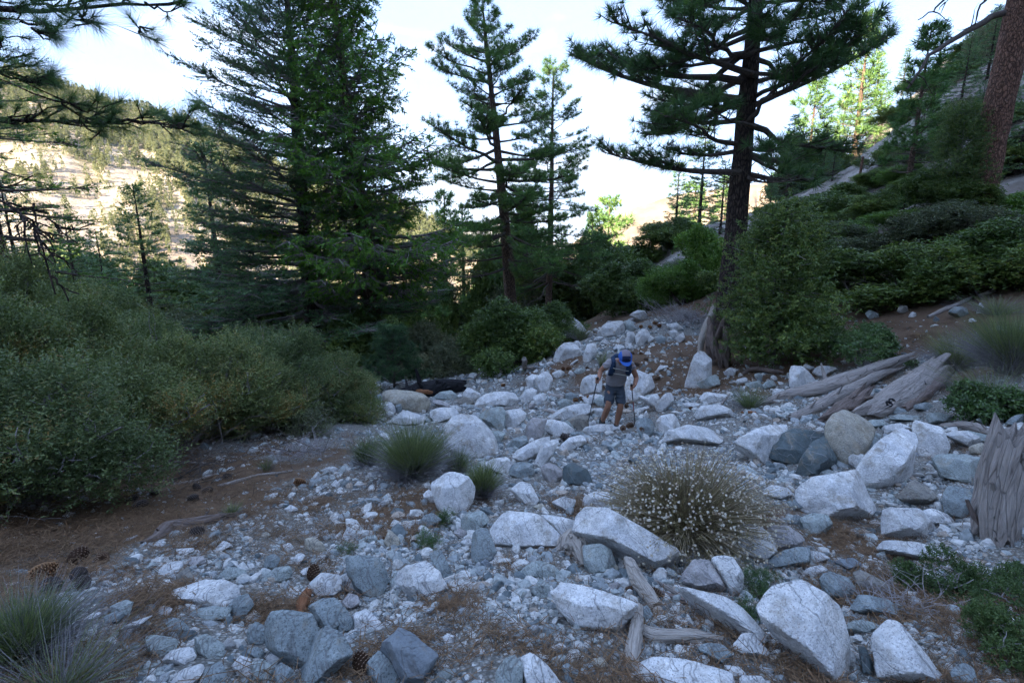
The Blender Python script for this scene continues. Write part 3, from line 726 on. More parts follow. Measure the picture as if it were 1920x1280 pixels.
def build_hero():
    r = np.random.default_rng(11)
    for idx, ln in enumerate([l for l in ROCKS.strip().split('\n') if l.strip()]):
        reg, key, *pts = ln.split(); ox, oy, s = REG[reg]
        q = np.array([[float(a) for a in p.split(',')] for p in pts])/s + [ox, oy]
        # convex hull
        c0 = q.mean(0); 
        def hull(pts):
            pts = sorted(map(tuple, pts)); lo, up = [], []
            for lst, it in ((lo, pts), (up, reversed(pts))):
                for p in it:
                    while len(lst) > 1 and (lst[-1][0]-lst[-2][0])*(p[1]-lst[-2][1]) - (lst[-1][1]-lst[-2][1])*(p[0]-lst[-2][0]) <= 0: lst.pop()
                    lst.append(p)
            return np.array(lo[:-1] + up[:-1])
        H = hull(q); w = np.ptp(q[:, 0]); h = np.ptp(q[:, 1]); c0 = (H.min(0) + H.max(0))/2*.5 + H.mean(0)*.5
        bx = H[H[:, 1] > H[:, 1].max() - .25*h][:, 0].mean(); by = H[:, 1].max() - .10*h
        g = G1(bx, by); dep = depth(g); size = math.sqrt(w*h)*dep/FPX
        th = size*r.uniform(.62, .9); dc = dep + th*.22
        c = ray(*c0)/1.0; c = c*dc/depth(c)
        E3 = ray(H[:, 0], H[:, 1]); E3 = E3*(dc/depth(E3))[:, None]
        N, D = [], []; vdir = unit(c)
        for a, b in zip(E3, np.roll(E3, -1, 0)):
            e = unit(b - a); n = np.cross(e, vdir)
            n = unit(n - e*(n@e))
            if n@(a - c) < 0: n = -n
            for tl in (r.uniform(.03, .35), -r.uniform(.03, .4)):
                m = unit(n + tl*vdir); dd = m@(a - c)
                if dd > 1e-4: N.append(m); D.append(dd*1.03)
        right = RGT; up = unit(np.cross(right, -vdir)); up = up if up[2] > 0 else -up
        ww, hh = w*dep/FPX/2, h*dep/FPX/2
        def face(n, f):
            n = unit(n); s_ = math.sqrt((n@right*ww)**2 + (n@up*hh)**2 + (n@vdir*th/2)**2); N.append(n); D.append(s_*f)
        face(np.array([r.uniform(-.25, .25), -r.uniform(.1, .4), .95]), r.uniform(.62, .84))
        face(-vdir + r.uniform(-.35, .35)*right - .15*up, r.uniform(.8, .95))
        for _ in range(r.integers(2, 5)): face(-vdir*r.uniform(.5, 1) + r.uniform(-.9, .9)*right + r.uniform(-.3, .9)*up, r.uniform(.62, .86))
        for _ in range(2): face(vdir + r.uniform(-.6, .6)*right + r.uniform(-.6, .6)*up, .9)
        face(np.array([0, 0, -1.]), .95)
        px = math.sqrt(w*h); sub = 5 if px > 85 else 4 if px > 26 else 3
        ax = np.stack([right*ww, up*hh, vdir*th/2])
        rnd_ = r.uniform(40, 110) if key not in 't' else 12
        lay = unit(r.normal(size=3)) if (key in 'bgd' and r.random() < .5) else None
        V, F = radial(np.array(N), np.array(D), ax, sub, rnd_, idx + 3, r.uniform(.02, .036), r.uniform(1.8, 3.0), lay)
        V = V + c
        for _ in range(2):      # keep the rock's real width and height after rounding
            qx, qy = px_of(V); cx, cy = (qx.max() + qx.min())/2, (qy.max() + qy.min())/2
            fx = min(1.6, (w*1.05)/np.ptp(qx)); fy = min(1.6, (h*1.06)/np.ptp(qy)); tx = (H[:, 0].max() + H[:, 0].min())/2; ty = (H[:, 1].max() + H[:, 1].min())/2 + .01*h
            cc = V.mean(0); A = (V - cc)@right; B = (V - cc)@up
            V = V + np.outer(A*(fx - 1) + (tx - cx)*dc/FPX, right) + np.outer(B*(fy - 1) - (ty - cy)*dc/FPX, up)
        base = np.array([c[0], c[1], V[:, 2].min()]); me = mesh('rock', V - base, F, smooth=True, sharp=22)
        nm = 'boulder' if size > .42 else 'rock'
        o = link(nm, me, M_ROCK, loc=base, cat='rock' if nm == 'rock' else 'boulder', group='rocks of the dry wash')
        col, spk = RC[key]; col = np.array(col)*r.uniform(.93, 1.05); o.color = (*col, spk)
        asp = w/max(h, 1); shp = 'flat slab' if asp > 2.1 else 'long' if asp > 1.6 else 'upright' if asp < .72 else ('rounded' if rnd_ < 55 else 'angular')
        rock_px.append(H); rock_items.append(dict(o=o, px=c0, area=w*h, key=key, shp=shp, size=size, nm=nm))
build_hero()
def in_rocks(px, py, grow=0):
    m = np.zeros(len(px), bool)
    for H in rock_px:
        x0, y0 = H.min(0) - grow; x1, y1 = H.max(0) + grow
        k = np.nonzero((px > x0) & (px < x1) & (py > y0) & (py < y1) & ~m)[0]
        if not len(k): continue
        ins = np.ones(len(k), bool)
        for a, b in zip(H, np.roll(H, -1, 0)):
            ins &= ((b[0]-a[0])*(py[k]-a[1]) - (b[1]-a[1])*(px[k]-a[0])) >= -grow*np.hypot(*(b - a))
        m[k[ins]] = True
    return m
# --- stones: library of small shapes
def stone_meshes(n, sub, seed, flat=(.45, .9)):
    r = np.random.default_rng(seed); out = []
    for i in range(n):
        k = r.integers(7, 13); N = unit(r.normal(size=(k, 3))); N = np.vstack([N, -N[:4], np.eye(3), -np.eye(3)]); ax = np.array([1, r.uniform(.6, 1), r.uniform(*flat)])
        D = np.concatenate([r.uniform(.55, .95, k), r.uniform(.6, .95, 4), np.ones(6)*1.0]); D = D*np.linalg.norm(N*ax, axis=1)
        V, F = radial(N, D, ax, sub, r.uniform(30, 60), seed + i, .03 if sub > 2 else .02, 1.6)
        out.append(mesh('stone', V*.5, F, smooth=sub > 2, sharp=30 if sub > 2 else None))
    return out
STONES = stone_meshes(14, 3, 100)
WASH = [(0,1290),(0,1180),(120,1090),(300,1010),(480,940),(640,880),(690,800),(690,715),(800,695),(950,690),(1010,680),(1040,620),(1100,590),(1230,590),(1310,610),(1330,700),(1480,700),(1650,700),(1700,790),(1920,800),(1920,1290)]
def in_wash(px, py):
    w = WASH; m = np.zeros(len(px), bool); n = len(w)
    for i in range(n):
        (x1, y1), (x2, y2) = w[i], w[(i + 1) % n]
        c = ((y1 > py) != (y2 > py)); xx = (x2 - x1)*(py - y1)/((y2 - y1) or 1e-9) + x1; m ^= c & (px < xx)
    return m
def build_stones():
    r = np.random.default_rng(5); n = 0; tries = 0; placed = np.zeros((0, 3)); n_hero = len(rock_items)
    want = 298 - n_hero
    while n < want and tries < 20000:
        tries += 1; px, py = r.uniform(-20, 1940), r.uniform(600, 1290)
        if not in_wash(np.array([px]), np.array([py]))[0] and r.random() > .12: continue
        if in_rocks(np.array([px]), np.array([py]), 3)[0]: continue
        spx = r.uniform(17, 34)*(.55 + .5*(py - 600)/600)
        if len(placed) and (np.hypot(placed[:, 0] - px, placed[:, 1] - py) < .6*(placed[:, 2] + spx)).any(): continue
        g = G1(px, py)
        if g[1] > 24: continue
        placed = np.vstack([placed, [px, py, spx]]); s = spx*depth(g)/FPX
        o = link('rock', STONES[r.integers(len(STONES))], M_ROCK, loc=g + [0, 0, .12*s], cat='rock', group='rocks of the dry wash')
        o.scale = (s, s, s*r.uniform(.7, 1)); o.rotation_euler = (r.normal()*.35, r.normal()*.35, r.uniform(0, 6.28))
        key = r.choice(list('wWgbtpwgb')); col, spk = RC[key]; o.color = (*(np.array(col)*r.uniform(.85, 1.1)), spk*.35)
        rock_items.append(dict(o=o, px=np.array([px, py]), area=spx**2, key=key, shp='small', size=s, nm='rock')); n += 1
build_stones()
def label_rocks():
    LM = [('the hiker',1155,730),('the buckwheat bush',1290,930),('the green broom-like tuft',790,850),('the charred black log',800,728),('the pile of weathered logs',1600,730),
          ('the broken grey stump',1880,900),('the twisted driftwood',1200,1120),('the knotty root burl',1185,1035),('the gnarled grey log',370,985),('the small pine sapling',740,680),
          ('the leafy oak tree',1440,600),('the sprawling green plant',1760,1090),('the dead grey twig bush',580,840),('the trailing weed',1420,1080),('the dark leafy bush',1860,745),
          ('the low weeds in the gravel',800,1010),('the grey-stemmed corner tuft',50,1200),('the yucca on the bank',1700,568),('the cone cluster',1200,800),('the upright snag stub',985,690)]
    groups = defaultdict(list)
    for it in rock_items:
        d = [(math.hypot(it['px'][0] - x, (it['px'][1] - y)*1.2), k) for k, (_, x, y) in enumerate(LM)]; dist, k = min(d)
        dx, dy = it['px'][0] - LM[k][1], it['px'][1] - LM[k][2]
        rel = ('right of' if dx > 0 else 'left of') if abs(dx) > abs(dy)*1.1 else ('below' if dy > 0 else 'above')
        a = it['area']; sz = 'large' if a > 9000 else 'middling' if a > 2200 else 'small' if a > 700 else 'little'
        shp = it['shp'] if it['shp'] != 'small' else 'loose'
        it['w'] = (sz, CN[it['key']], shp, it['nm'], rel, LM[k][0]); it['dist'] = dist; groups[it['w']].append(it)
    OR = ['nearest', 'second nearest', 'third nearest', 'fourth nearest', 'fifth nearest', 'sixth nearest', 'seventh nearest']
    for w, its in groups.items():
        its.sort(key=lambda q: q['dist'])
        for n, it in enumerate(its):
            sz, cn, shp, nm, rel, lm = w
            it['o']['label'] = (f'{sz} {shp} {cn} {nm} {rel} {lm}' if len(its) == 1 else f'{OR[min(n, 6)]} {sz} {shp} {cn} {nm} {rel} {lm}')
label_rocks()
# --- gravel and pebbles: uncountable
def gn_scatter(name, pts, scl, rot, idx, meshes, m, label):
    col = bpy.data.collections.new(name + '_shapes')
    for k, me in enumerate(meshes):
        o = bpy.data.objects.new(f'{name}_shape_{k:02d}', me); col.objects.link(o)
        if not me.materials: me.materials.append(m)
    me = bpy.data.meshes.new(name); me.vertices.add(len(pts)); me.vertices.foreach_set('co', np.asarray(pts, np.float32).ravel())
    a = me.attributes.new('scl', 'FLOAT_VECTOR', 'POINT'); a.data.foreach_set('vector', np.asarray(scl, np.float32).ravel())
    a = me.attributes.new('rot', 'FLOAT_VECTOR', 'POINT'); a.data.foreach_set('vector', np.asarray(rot, np.float32).ravel())
    a = me.attributes.new('idx', 'INT', 'POINT'); a.data.foreach_set('value', np.asarray(idx, np.int32))
    o = link(name, me, m, kind='stuff', label=label)
    ng = bpy.data.node_groups.new(name, 'GeometryNodeTree'); ng.interface.new_socket('Geometry', in_out='INPUT', socket_type='NodeSocketGeometry'); ng.interface.new_socket('Geometry', in_out='OUTPUT', socket_type='NodeSocketGeometry')
    N = ng.nodes; i = N.new('NodeGroupInput'); u = N.new('NodeGroupOutput'); ip = N.new('GeometryNodeInstanceOnPoints'); ci = N.new('GeometryNodeCollectionInfo')
    ci.inputs[0].default_value = col; ci.inputs['Separate Children'].default_value = True; ci.inputs['Reset Children'].default_value = True
    def na(nm, ty):
        q = N.new('GeometryNodeInputNamedAttribute'); q.data_type = ty; q.inputs[0].default_value = nm; return q.outputs[0]
    e = N.new('FunctionNodeEulerToRotation'); ng.links.new(na('rot', 'FLOAT_VECTOR'), e.inputs[0])
    ng.links.new(i.outputs[0], ip.inputs['Points']); ng.links.new(ci.outputs[0], ip.inputs['Instance']); ip.inputs['Pick Instance'].default_value = True
    ng.links.new(na('idx', 'INT'), ip.inputs['Instance Index']); ng.links.new(e.outputs[0], ip.inputs['Rotation']); ng.links.new(na('scl', 'FLOAT_VECTOR'), ip.inputs['Scale'])
    ng.links.new(ip.outputs[0], u.inputs[0]); md = o.modifiers.new('scatter', 'NODES'); md.node_group = ng
    return o
def build_pebbles():
    r = np.random.default_rng(9); n = 130000
    py = 600 + 760*r.uniform(0, 1, n)**.9; px = r.uniform(-160, 2080, n)
    g, ok = G(px, py); ok &= g[:, 1] < 26; g = g[ok]; px = px[ok]; py = py[ok]
    li = litter(g[:, 0], g[:, 1]); iw = in_wash(px, py); cl = fbm(g*1.6*np.array([1, 1, 0]), 3, 44)
    keep = r.uniform(0, 1, len(g)) < np.where(iw, .95 - .72*li + .15*cl, .38 - .24*li + .2*cl)
    g = g[keep]; px = px[keep]; py = py[keep]; li = li[keep]; iw = iw[keep]
    s_px = 4.0*(1 - r.uniform(0, 1, len(g)))**(-.48); s_px = np.clip(s_px, 3, 34)*np.where(iw, 1, .85)*np.clip(1 + .7*fbm(g*1.1*np.array([1, 1, 0]), 3, 71), .6, 1.8)
    s = s_px*depth(g)/FPX; s = np.clip(s, .008, .24)
    big = in_rocks(px, py, 0) ; k = ~(big & (s_px > 9)); g, s = g[k], s[k]
    g[:, 2] = tz(g[:, 0], g[:, 1]) + s*.02
    scl = np.stack([s, s*r.uniform(.7, 1, len(s)), s*r.uniform(.6, 1, len(s))], -1); rot = np.stack([r.normal(size=len(s))*.5, r.normal(size=len(s))*.5, r.uniform(0, 6.28, len(s))], -1)
    gn_scatter('gravel', g, scl, rot, r.integers(0, 12, len(s)), stone_meshes(12, 2, 300, (.35, .85)), M_STONE, 'loose pale gravel and broken stones covering the bed of the wash')
build_pebbles()
def build_rubble():
    r = np.random.default_rng(19); n = 14000; py = 600 + 700*r.uniform(0, 1, n)**.95; px = r.uniform(-100, 2020, n); w = in_wash(px, py) & ~in_rocks(px, py, 1); px, py = px[w], py[w]
    g, ok = G(px, py); li = litter(g[:, 0], g[:, 1]); cl = fbm(g*.9*np.array([1, 1, 0]), 3, 52); right = np.clip((px - 600)/900, 0, 1)
    k = ok & (g[:, 1] < 22) & (r.uniform(0, 1, len(g)) < (.36 + .18*right + .5*cl)*(1 - .75*li)); g, px, py = g[k], px[k], py[k]
    sp = np.clip(11*(1 - r.uniform(0, 1, len(g)))**(-.38), 11, 34)*np.clip(.55 + .5*(py - 600)/500, .55, 1.1); s = sp*depth(g)/FPX; scl = np.stack([s, s*r.uniform(.65, 1, len(s)), s*r.uniform(.55, .95, len(s))], -1)
    g[:, 2] += s*.06; rot = np.stack([r.normal(size=len(s))*.4, r.normal(size=len(s))*.4, r.uniform(0, 6.28, len(s))], -1); ms = stone_meshes(12, 3, 500, (.45, .9))
    gn_scatter('rubble', g, scl, rot, r.integers(0, 12, len(s)), ms, M_STONE, 'broken rubble of fist-sized stones packed between the boulders')
build_rubble()
# ------------------------------------------------------------------ foliage templates
def needle_tuft(r, n, L, w, lo=12, hi=85, back=0.0):
    """brush of long pine needles round +z"""
    th = np.radians(r.uniform(lo, hi, n)); ph = r.uniform(0, 6.283, n); l = L*r.uniform(.75, 1.1, n)
    d = np.stack([np.sin(th)*np.cos(ph), np.sin(th)*np.sin(ph), np.cos(th)], -1); s = unit(np.cross(d, r.normal(size=(n, 3))))*w/2
    o = np.stack([0*th, 0*th, -back*r.uniform(0, 1, n)*L], -1)
    V = np.stack([o + s*.7, o - s*.7, o + d*l[:, None] + s*.15], 1).reshape(-1, 3); return V, np.arange(3*n).reshape(-1, 3)
def frond(r, n, L, w, nl, spread=55, flat=.35):
    """twig along +z clad in short needles"""
    t = r.uniform(0, 1, n); side = np.where(np.arange(n) % 2, 1, -1); a = np.radians(r.uniform(spread*.6, spread*1.2, n))
    d = np.stack([side*np.sin(a), r.normal(size=n)*flat, np.cos(a)], -1); d = unit(d); l = nl*(1 - .45*t)*r.uniform(.7, 1.2, n)
    o = np.stack([r.normal(size=n)*.01*L, r.normal(size=n)*.02*L, t*L], -1); s = unit(np.cross(d, np.array([0, 1., 0]) + .5*r.normal(size=(n, 3))))*w/2
    V = np.stack([o + s, o - s, o + d*l[:, None]], 1).reshape(-1, 3); return V, np.arange(3*n).reshape(-1, 3)
def sprig(r, n, L, ll, lw, up=.55):
    """leafy sprig along +z, folded diamond leaves of two triangles"""
    t = (np.arange(n) + r.uniform(0, .8, n))/n; ph = np.arange(n)*2.4 + r.uniform(0, 1, n); th = np.radians(r.uniform(25, 80, n))
    d = np.stack([np.sin(th)*np.cos(ph), np.sin(th)*np.sin(ph), np.cos(th)*up + .2], -1); d = unit(d); l = ll*r.uniform(.7, 1.25, n)[:, None]
    o = np.stack([0*t, 0*t, t*L], -1); s = unit(np.cross(d, r.normal(size=(n, 3))))*lw/2; nn = unit(np.cross(d, s))*lw*.25
    V = np.stack([o, o + d*l*.55 + s + nn, o + d*l, o + d*l*.55 - s + nn], 1).reshape(-1, 3); i = np.arange(n)[:, None]*4
    return V, np.concatenate([i + [0, 1, 2], i + [0, 2, 3]], 0)
M_BARK_DK = mat_bark('bark_dark', (.06, .045, .038), (.115, .085, .068), (.014, .011, .01), 16)
M_BARK_RED = mat_bark('bark_red', (.19, .10, .07), (.33, .185, .13), (.045, .028, .022), 17, .42, .03)
M_BARK_MID = mat_bark('bark_brown', (.14, .095, .07), (.24, .165, .12), (.03, .02, .016), 16, .35)
M_TWIG = mat_plain('twig', (.085, .07, .06), .9, .4, 20)
M_TWIG_MID = mat_plain('mid_grey_twig', (.17, .15, .145), .9, .4, 20)
M_TWIG_GREY = mat_plain('grey_twig', (.27, .25, .25), .9, .35, 20)
M_PINE = mat_leaf('pine_needles', [(0, (0.045, 0.103, 0.036)), (.5, (0.091, 0.194, 0.062)), (1, (0.194, 0.310, 0.091))], .22, .5)
M_PINE_NEAR = mat_leaf('pine_needles_long', [(0, (0.038, 0.089, 0.036)), (.6, (0.074, 0.152, 0.062)), (1, (0.148, 0.251, 0.075))], .22, .45)
M_FIR = mat_leaf('fir_needles', [(0, (0.042, 0.101, 0.050)), (.5, (0.090, 0.182, 0.086)), (1, (0.202, 0.304, 0.133))], .15, .5)
M_CEDAR = mat_leaf('cedar_sprays', [(0, (0.044, 0.106, 0.021)), (.5, (0.093, 0.216, 0.035)), (1, (0.202, 0.359, 0.052))], .25, .5)
M_SUNPINE = mat_leaf('sunlit_pine_needles', [(0, (.06, .07, .032)), (.5, (.10, .108, .05)), (1, (.15, .15, .07))], .3, .5)  # yellowed copy of the pine needles, sunlight put into the colour
_r = np.random.default_rng(21)
T_PINE = [needle_tuft(_r, 30, 1.0, .075) for _ in range(4)]
T_PINE_FAR = [needle_tuft(_r, 12, 1.0, .16) for _ in range(4)]
T_PINE_NEAR = [needle_tuft(_r, 60, 1.0, .020, 8, 78, .15) for _ in range(4)]
T_FROND = [frond(_r, 20, 1.0, .075, .22) for _ in range(4)]
T_FROND_FAR = [frond(_r, 9, 1.0, .16, .34) for _ in range(4)]
T_CEDAR = [frond(_r, 16, 1.0, .085, .36, 40, .5) for _ in range(4)]

def conifer(H, cb, prof, n_wh, per, kind, r, elev=(0, 35), curve=.25, sec=8, tsc=.2, lean=(0, 0), r0=.3, dens=1.0, temps=None, tuft_every=.22, droop=0.0, top_dead=0, dead_below=True, one_side=None, kbr=5, ej=6, wig=.035):
    """returns trunk Geo, limbs list, crown Geo in local coordinates (z up from the base)"""
    tr, limbs, cr = Geo(), Geo(), Geo()
    zs = np.linspace(0, H, 16); wob = np.cumsum(r.normal(size=(16, 2))*.012*H/16, 0)
    ax = np.stack([lean[0]*(zs/H)**1.2 + wob[:, 0], lean[1]*(zs/H) + wob[:, 1], zs], -1)
    rad = r0*(1 - zs/H)**.8*.97 + .012; rad[0] *= 1.22; rad[1] *= 1.03
    tr.tube(ax, rad, 14, rough=r0*.1)
    P_, A_, S_ = [], [], []
    zwh = cb + (H - cb)*(np.arange(n_wh)/n_wh)**.95
    for z in zwh:
        c0 = np.array([np.interp(z, zs, ax[:, 0]), np.interp(z, zs, ax[:, 1]), z]); f = (z - cb)/(H - cb); az0 = r.uniform(0, 6.28); nb = max(2, int(per + r.integers(-1, 2)))
        for b in range(nb):
            az = az0 + b*6.283/nb + r.normal()*.3; L = prof(f)*r.uniform(.65, 1.12)
            if one_side is not None: L *= 1 + one_side[1]*math.cos(az - one_side[0])
            if L < .12: continue
            e0 = math.radians(elev[0] + (elev[1] - elev[0])*f + r.normal()*ej); d = np.array([math.cos(az), math.sin(az), 0.])
            n = 7; t = np.linspace(0, 1, n); side = np.array([-d[1], d[0], 0])
            path = c0 + [0, 0, r.uniform(-.15, .15)] + np.outer(t*L*math.cos(e0), d) + np.outer(L*(t*math.sin(e0) + curve*t**2.2 - droop*np.sin(t*2.6)*.5), [0, 0, 1]) + np.outer(np.cumsum(r.normal(size=n)*wig*L/n*3), side)
            br = max(.010, r0*.30*(L/ max(prof(.15), .1))**.9*(1 - f*.4)); limbs.tube(path, br*(1 - t*.85), kbr, cap=False)
            dead = dead_below and f < .06 and r.random() < .6
            ns = int(sec*L/2*dens + 3)
            for k in range(ns):
                ts = r.uniform(.28, 1.0)**.8 if k else 1.0; p0 = np.array([np.interp(ts, t, path[:, q]) for q in range(3)]); tg = unit(path[min(n - 1, int(ts*(n - 1)) + 1)] - path[max(0, int(ts*(n - 1)) - 1)])
                sgn = 1 if k % 2 else -1; sl = (L*.36*(1.15 - ts) + .22)*r.uniform(.6, 1.2)
                dr = unit(tg*r.uniform(.5, 1) + side*sgn*r.uniform(.5, 1) + np.array([0, 0, r.normal()*.16 + (.22 if kind == 'pine' else .02) - (.35 if kind == 'cedar' else 0)]))
                m = 4; tt = np.linspace(0, 1, m); sp_ = p0 + np.outer(tt*sl, dr) + np.outer((.12 if kind == 'pine' else -.12 if kind == 'cedar' else .03)*sl*tt**2, [0, 0, 1])
                limbs.tube(sp_, br*.25*(1 - tt*.7) + .003, 3, cap=False)
                if dead: continue
                nt_ = max(2, int(sl/tuft_every*dens))
                for q in range(nt_):
                    tq = (q + r.uniform(.4, 1))/nt_; tq = max(.12, min(1, tq)); pp = p0 + dr*sl*tq + np.array([0, 0, (.12 if kind == 'pine' else -.1)*sl*tq**2])
                    if kind == 'pine':
                        a = unit(dr + r.normal(size=3)*.55 + [0, 0, .45]); off = a*r.uniform(0, .10)
                        P_.append(pp + off); A_.append(a); S_.append(tsc*r.uniform(.75, 1.2))
                    elif kind == 'fir':
                        s2 = np.cross(dr, [0, 0, 1]); a = unit(dr*.9 + s2*(1 if q % 2 else -1)*r.uniform(.3, 1.0) + [0, 0, r.normal()*.12 + .12])
                        P_.append(pp); A_.append(a); S_.append(tsc*r.uniform(.7, 1.25))
                    else:
                        a = unit(dr + r.normal(size=3)*.6 + [0, 0, -.15]); P_.append(pp + r.normal(size=3)*.05); A_.append(a); S_.append(tsc*r.uniform(.6, 1.3))
    tile(cr, temps, P_, A_, np.array(S_), r)
    return tr, limbs, cr
def tree(name, pos, parts, mats, label, cat='tree', group=None):
    e = link(name, None, loc=pos, label=label, cat=cat, group=group)
    for nm, g, m in zip(('trunk', 'branches', 'crown'), parts, mats):
        if g is None or (isinstance(g, Geo) and not g.n): continue
        me = g if isinstance(g, bpy.types.Mesh) else g.mesh(nm, smooth=nm == 'trunk')
        o = link(nm, me, m, parent=e)
    return e
def copy_thing(src, pos, rz=0, s=(1, 1, 1), label=None, group=None):
    c = src.copy(); COL.objects.link(c); c.location = [float(v) for v in pos]; c.rotation_euler = (0, 0, rz); c.scale = s
    if label: c['label'] = label
    if group: c['group'] = group
    for ch in list(src.children):
        d = ch.copy(); COL.objects.link(d); d.parent = c
    return c
r = np.random.default_rng(33)
# centre pine
b = at(963, 30); H = 18.6
g = conifer(H, 4.6, lambda f: 4.7*(1 - f**2.2)**.9*(.72 + .35*math.sin(f*9 + 1)**2)*(.6 if f < .10 else 1) + .3, 25, 4, 'pine', r, (-24, 26), .16, 11, .30, (-1.7, 0), .42, 1.2, T_PINE, .23, ej=10, wig=.09)
tree('pine_tree', b, g, (M_BARK_MID, M_TWIG, M_PINE), 'tall leaning pine with a bare brown lower trunk in the middle of the view', group='pines at the edge of the wash')
b = at(1027, 38); H = 19.3
g = conifer(H, 4.4, lambda f: 4.9*(1 - f)**.62*(.78 + .3*math.sin(f*11)**2) + .2, 26, 4, 'pine', r, (-20, 28), .12, 10, .30, (0.1, 0), .30, 1.1, T_PINE, .31, ej=9, wig=.08)
tree('pine_tree', b, g, (M_BARK_MID, M_TWIG, M_PINE), 'slimmer open-crowned pine with sunlit tip just behind the leaning pine', group='pines at the edge of the wash')
# large right pine
b = at(1362, 15.5, -.3); H = 16
g = conifer(H, 4.9, lambda f: 4.2*(1 - .40*f)*(.74 + .32*math.sin(f*8)**2), 19, 5, 'pine', r, (-12, 34), .16, 14, .33, (.1, 0), .36, 1.0, T_PINE, .25, one_side=(1.9, .22), kbr=6, ej=13, wig=.12)
tree('pine_tree', b, g, (M_BARK_DK, M_TWIG, M_PINE_NEAR), 'big dark-trunked pine with long spreading limbs standing on the right bank', group='pines at the edge of the wash')
# big fir
b = at(590, 20.5, -.3); H = 16.5
g = conifer(H, .9, lambda f: (5.6*(1 - f)**.72 + .25)*(.8 + .25*math.sin(f*31)**2), 40, 7, 'fir', r, (-14, 36), .12, 13, .38, (.2, 0), .34, 1.25, T_FROND, .20, dead_below=False)
tree('fir_tree', b, g, (M_BARK_DK, M_TWIG_MID, M_FIR), 'dense dark fir with upswept branches left of the cedar', group=None)
# incense cedar
b = at(710, 19.5, -.2); H = 15.0
g = conifer(H, 3.3, lambda f: (3.3*(1 - f)**.6 + .2)*(.7 + .45*math.sin(f*13)**2), 34, 6, 'cedar', r, (-12, 28), .22, 13, .42, (-1.0, 0), .34, 1.08, T_CEDAR, .20, droop=.1)
tree('cedar_tree', b, g, (M_BARK_MID, M_TWIG_MID, M_CEDAR), 'bright green ragged cedar with a straight brown trunk standing right of the dark fir')
# left tree with the leaning red-grey trunk
b = at(48, 13.5); H = 9.0
g = conifer(H, 2.6, lambda f: 2.6*(1 - .5*f), 10, 4, 'fir', r, (-12, 8), .05, 10, .30, (-.1, 0), .17, 1.1, T_FROND, .20)
tree('fir_tree', b, g, (M_BARK_MID, M_TWIG, M_CEDAR), 'slim tree with flat green sprays and pinkish grey trunk at the left edge')
# generic mid conifers shared by copies
def proto(kind, H, seed, sc_=1.0, w=1.0, mats=None, far=False):
    q = np.random.default_rng(seed)
    if kind == 'fir': g = conifer(H, H*.06, lambda f: w*.24*H*(1 - f)**.8 + .1, int(H*2.2), 5, 'fir', q, (-16, 25), .1, 7, .42*sc_, (0, 0), H*.018, 1.0, T_FROND_FAR, .32*sc_, dead_below=False, kbr=3)
    else: g = conifer(H, H*.18, lambda f: w*.22*H*(1 - f)**.7*(.7 + .5*math.sin(f*15)**2) + .1, int(H*1.7), 4, 'pine', q, (-8, 30), .2, 6, .38*sc_, (0, 0), H*.018, 1.0, T_PINE_FAR, .36*sc_, kbr=3)
    return [x.mesh(n, smooth=n == 'trunk') for x, n in zip(g, ('trunk', 'branches', 'crown'))]
def place_proto(meshes, mats, px, Y, top, label, name, group, rz=0, base=None, cat='tree', H0=10.0):
    p = base if base is not None else at(px, Y); d = depth(p); zt = P(px, top, p[1])[2]; s = max(.15, (zt - p[2])/H0)
    e = link(name, None, loc=p, label=label, cat=cat, group=group); e.scale = (s, s, s); e.rotation_euler = (0, 0, rz)
    for nm, me, m in zip(('trunk', 'branches', 'crown'), meshes, mats): link(nm, me, m, parent=e)
    return e
PF = [proto('fir', 10, s, w=w) for s, w in ((1, .8), (2, 1.1), (3, .6))]; PP = [proto('pine', 10, s, w=w) for s, w in ((4, .8), (5, 1.1))]
mf, mpn, msun = (M_BARK_DK, M_TWIG, M_FIR), (M_BARK_MID, M_TWIG, M_PINE), (M_BARK_MID, M_TWIG, M_SUNPINE)
MID = [ # proto, px, Y, top py, mats, name, label
 (PF[1], 292, 24, 345, 'fir_tree', 'short bushy dark fir in front of the sunlit hillside'), (PF[0], 425, 27, 262, 'fir_tree', 'thin grey-green fir half hidden by the big fir\'s left side'),
 (PF[1], 160, 26, 400, 'fir_tree', 'low dense fir behind the left shrubs'), (PF[1], 60, 22, 330, 'fir_tree', 'spreading dark fir behind the slim tree at the left edge'),
 (PF[1], 215, 32, 430, 'fir_tree', 'small fir below the sunlit gully on the hillside'),
 (PP[0], 842, 44, 362, 'pine_tree', 'slender valley pine left of the leaning pine, taller of the pair'), (PF[2], 872, 46, 385, 'fir_tree', 'slender valley fir beside the slender valley pine'), 
 (PF[2], 765, 60, 470, 'fir_tree', 'small sunlit-backed fir seen through the cedar branches'), (PP[0], 985, 50, 415, 'pine_tree', 'thin pine between the two middle pines'), (PP[0], 1105, 55, 400, 'pine_tree', 'thin dark pine right of the second pine'),
 (PP[0], 1050, 50, 430, 'pine_tree', 'short pine at the foot of the second pine'), (PF[0], 1310, 48, 235, 'fir_tree', 'pale green fir left of the big dark trunk'), (PF[2], 1262, 52, 300, 'fir_tree', 'narrow fir farther left of the big dark trunk'), (PF[1], 1350, 40, 300, 'fir_tree', 'fir directly behind the big dark trunk'),
 (PF[1], 1475, 42, 215, 'fir_tree', 'fir just right of the big dark trunk'), (PF[0], 1540, 40, 235, 'fir_tree', 'dark fir under the right limbs of the big pine'), (PF[1], 1440, 33, 330, 'fir_tree', 'low fir at the foot of the scree, behind the oak'), (PP[1], 1500, 60, 150, 'pine_tree', 'pine on the ridge seen through the limbs of the big pine'),
]
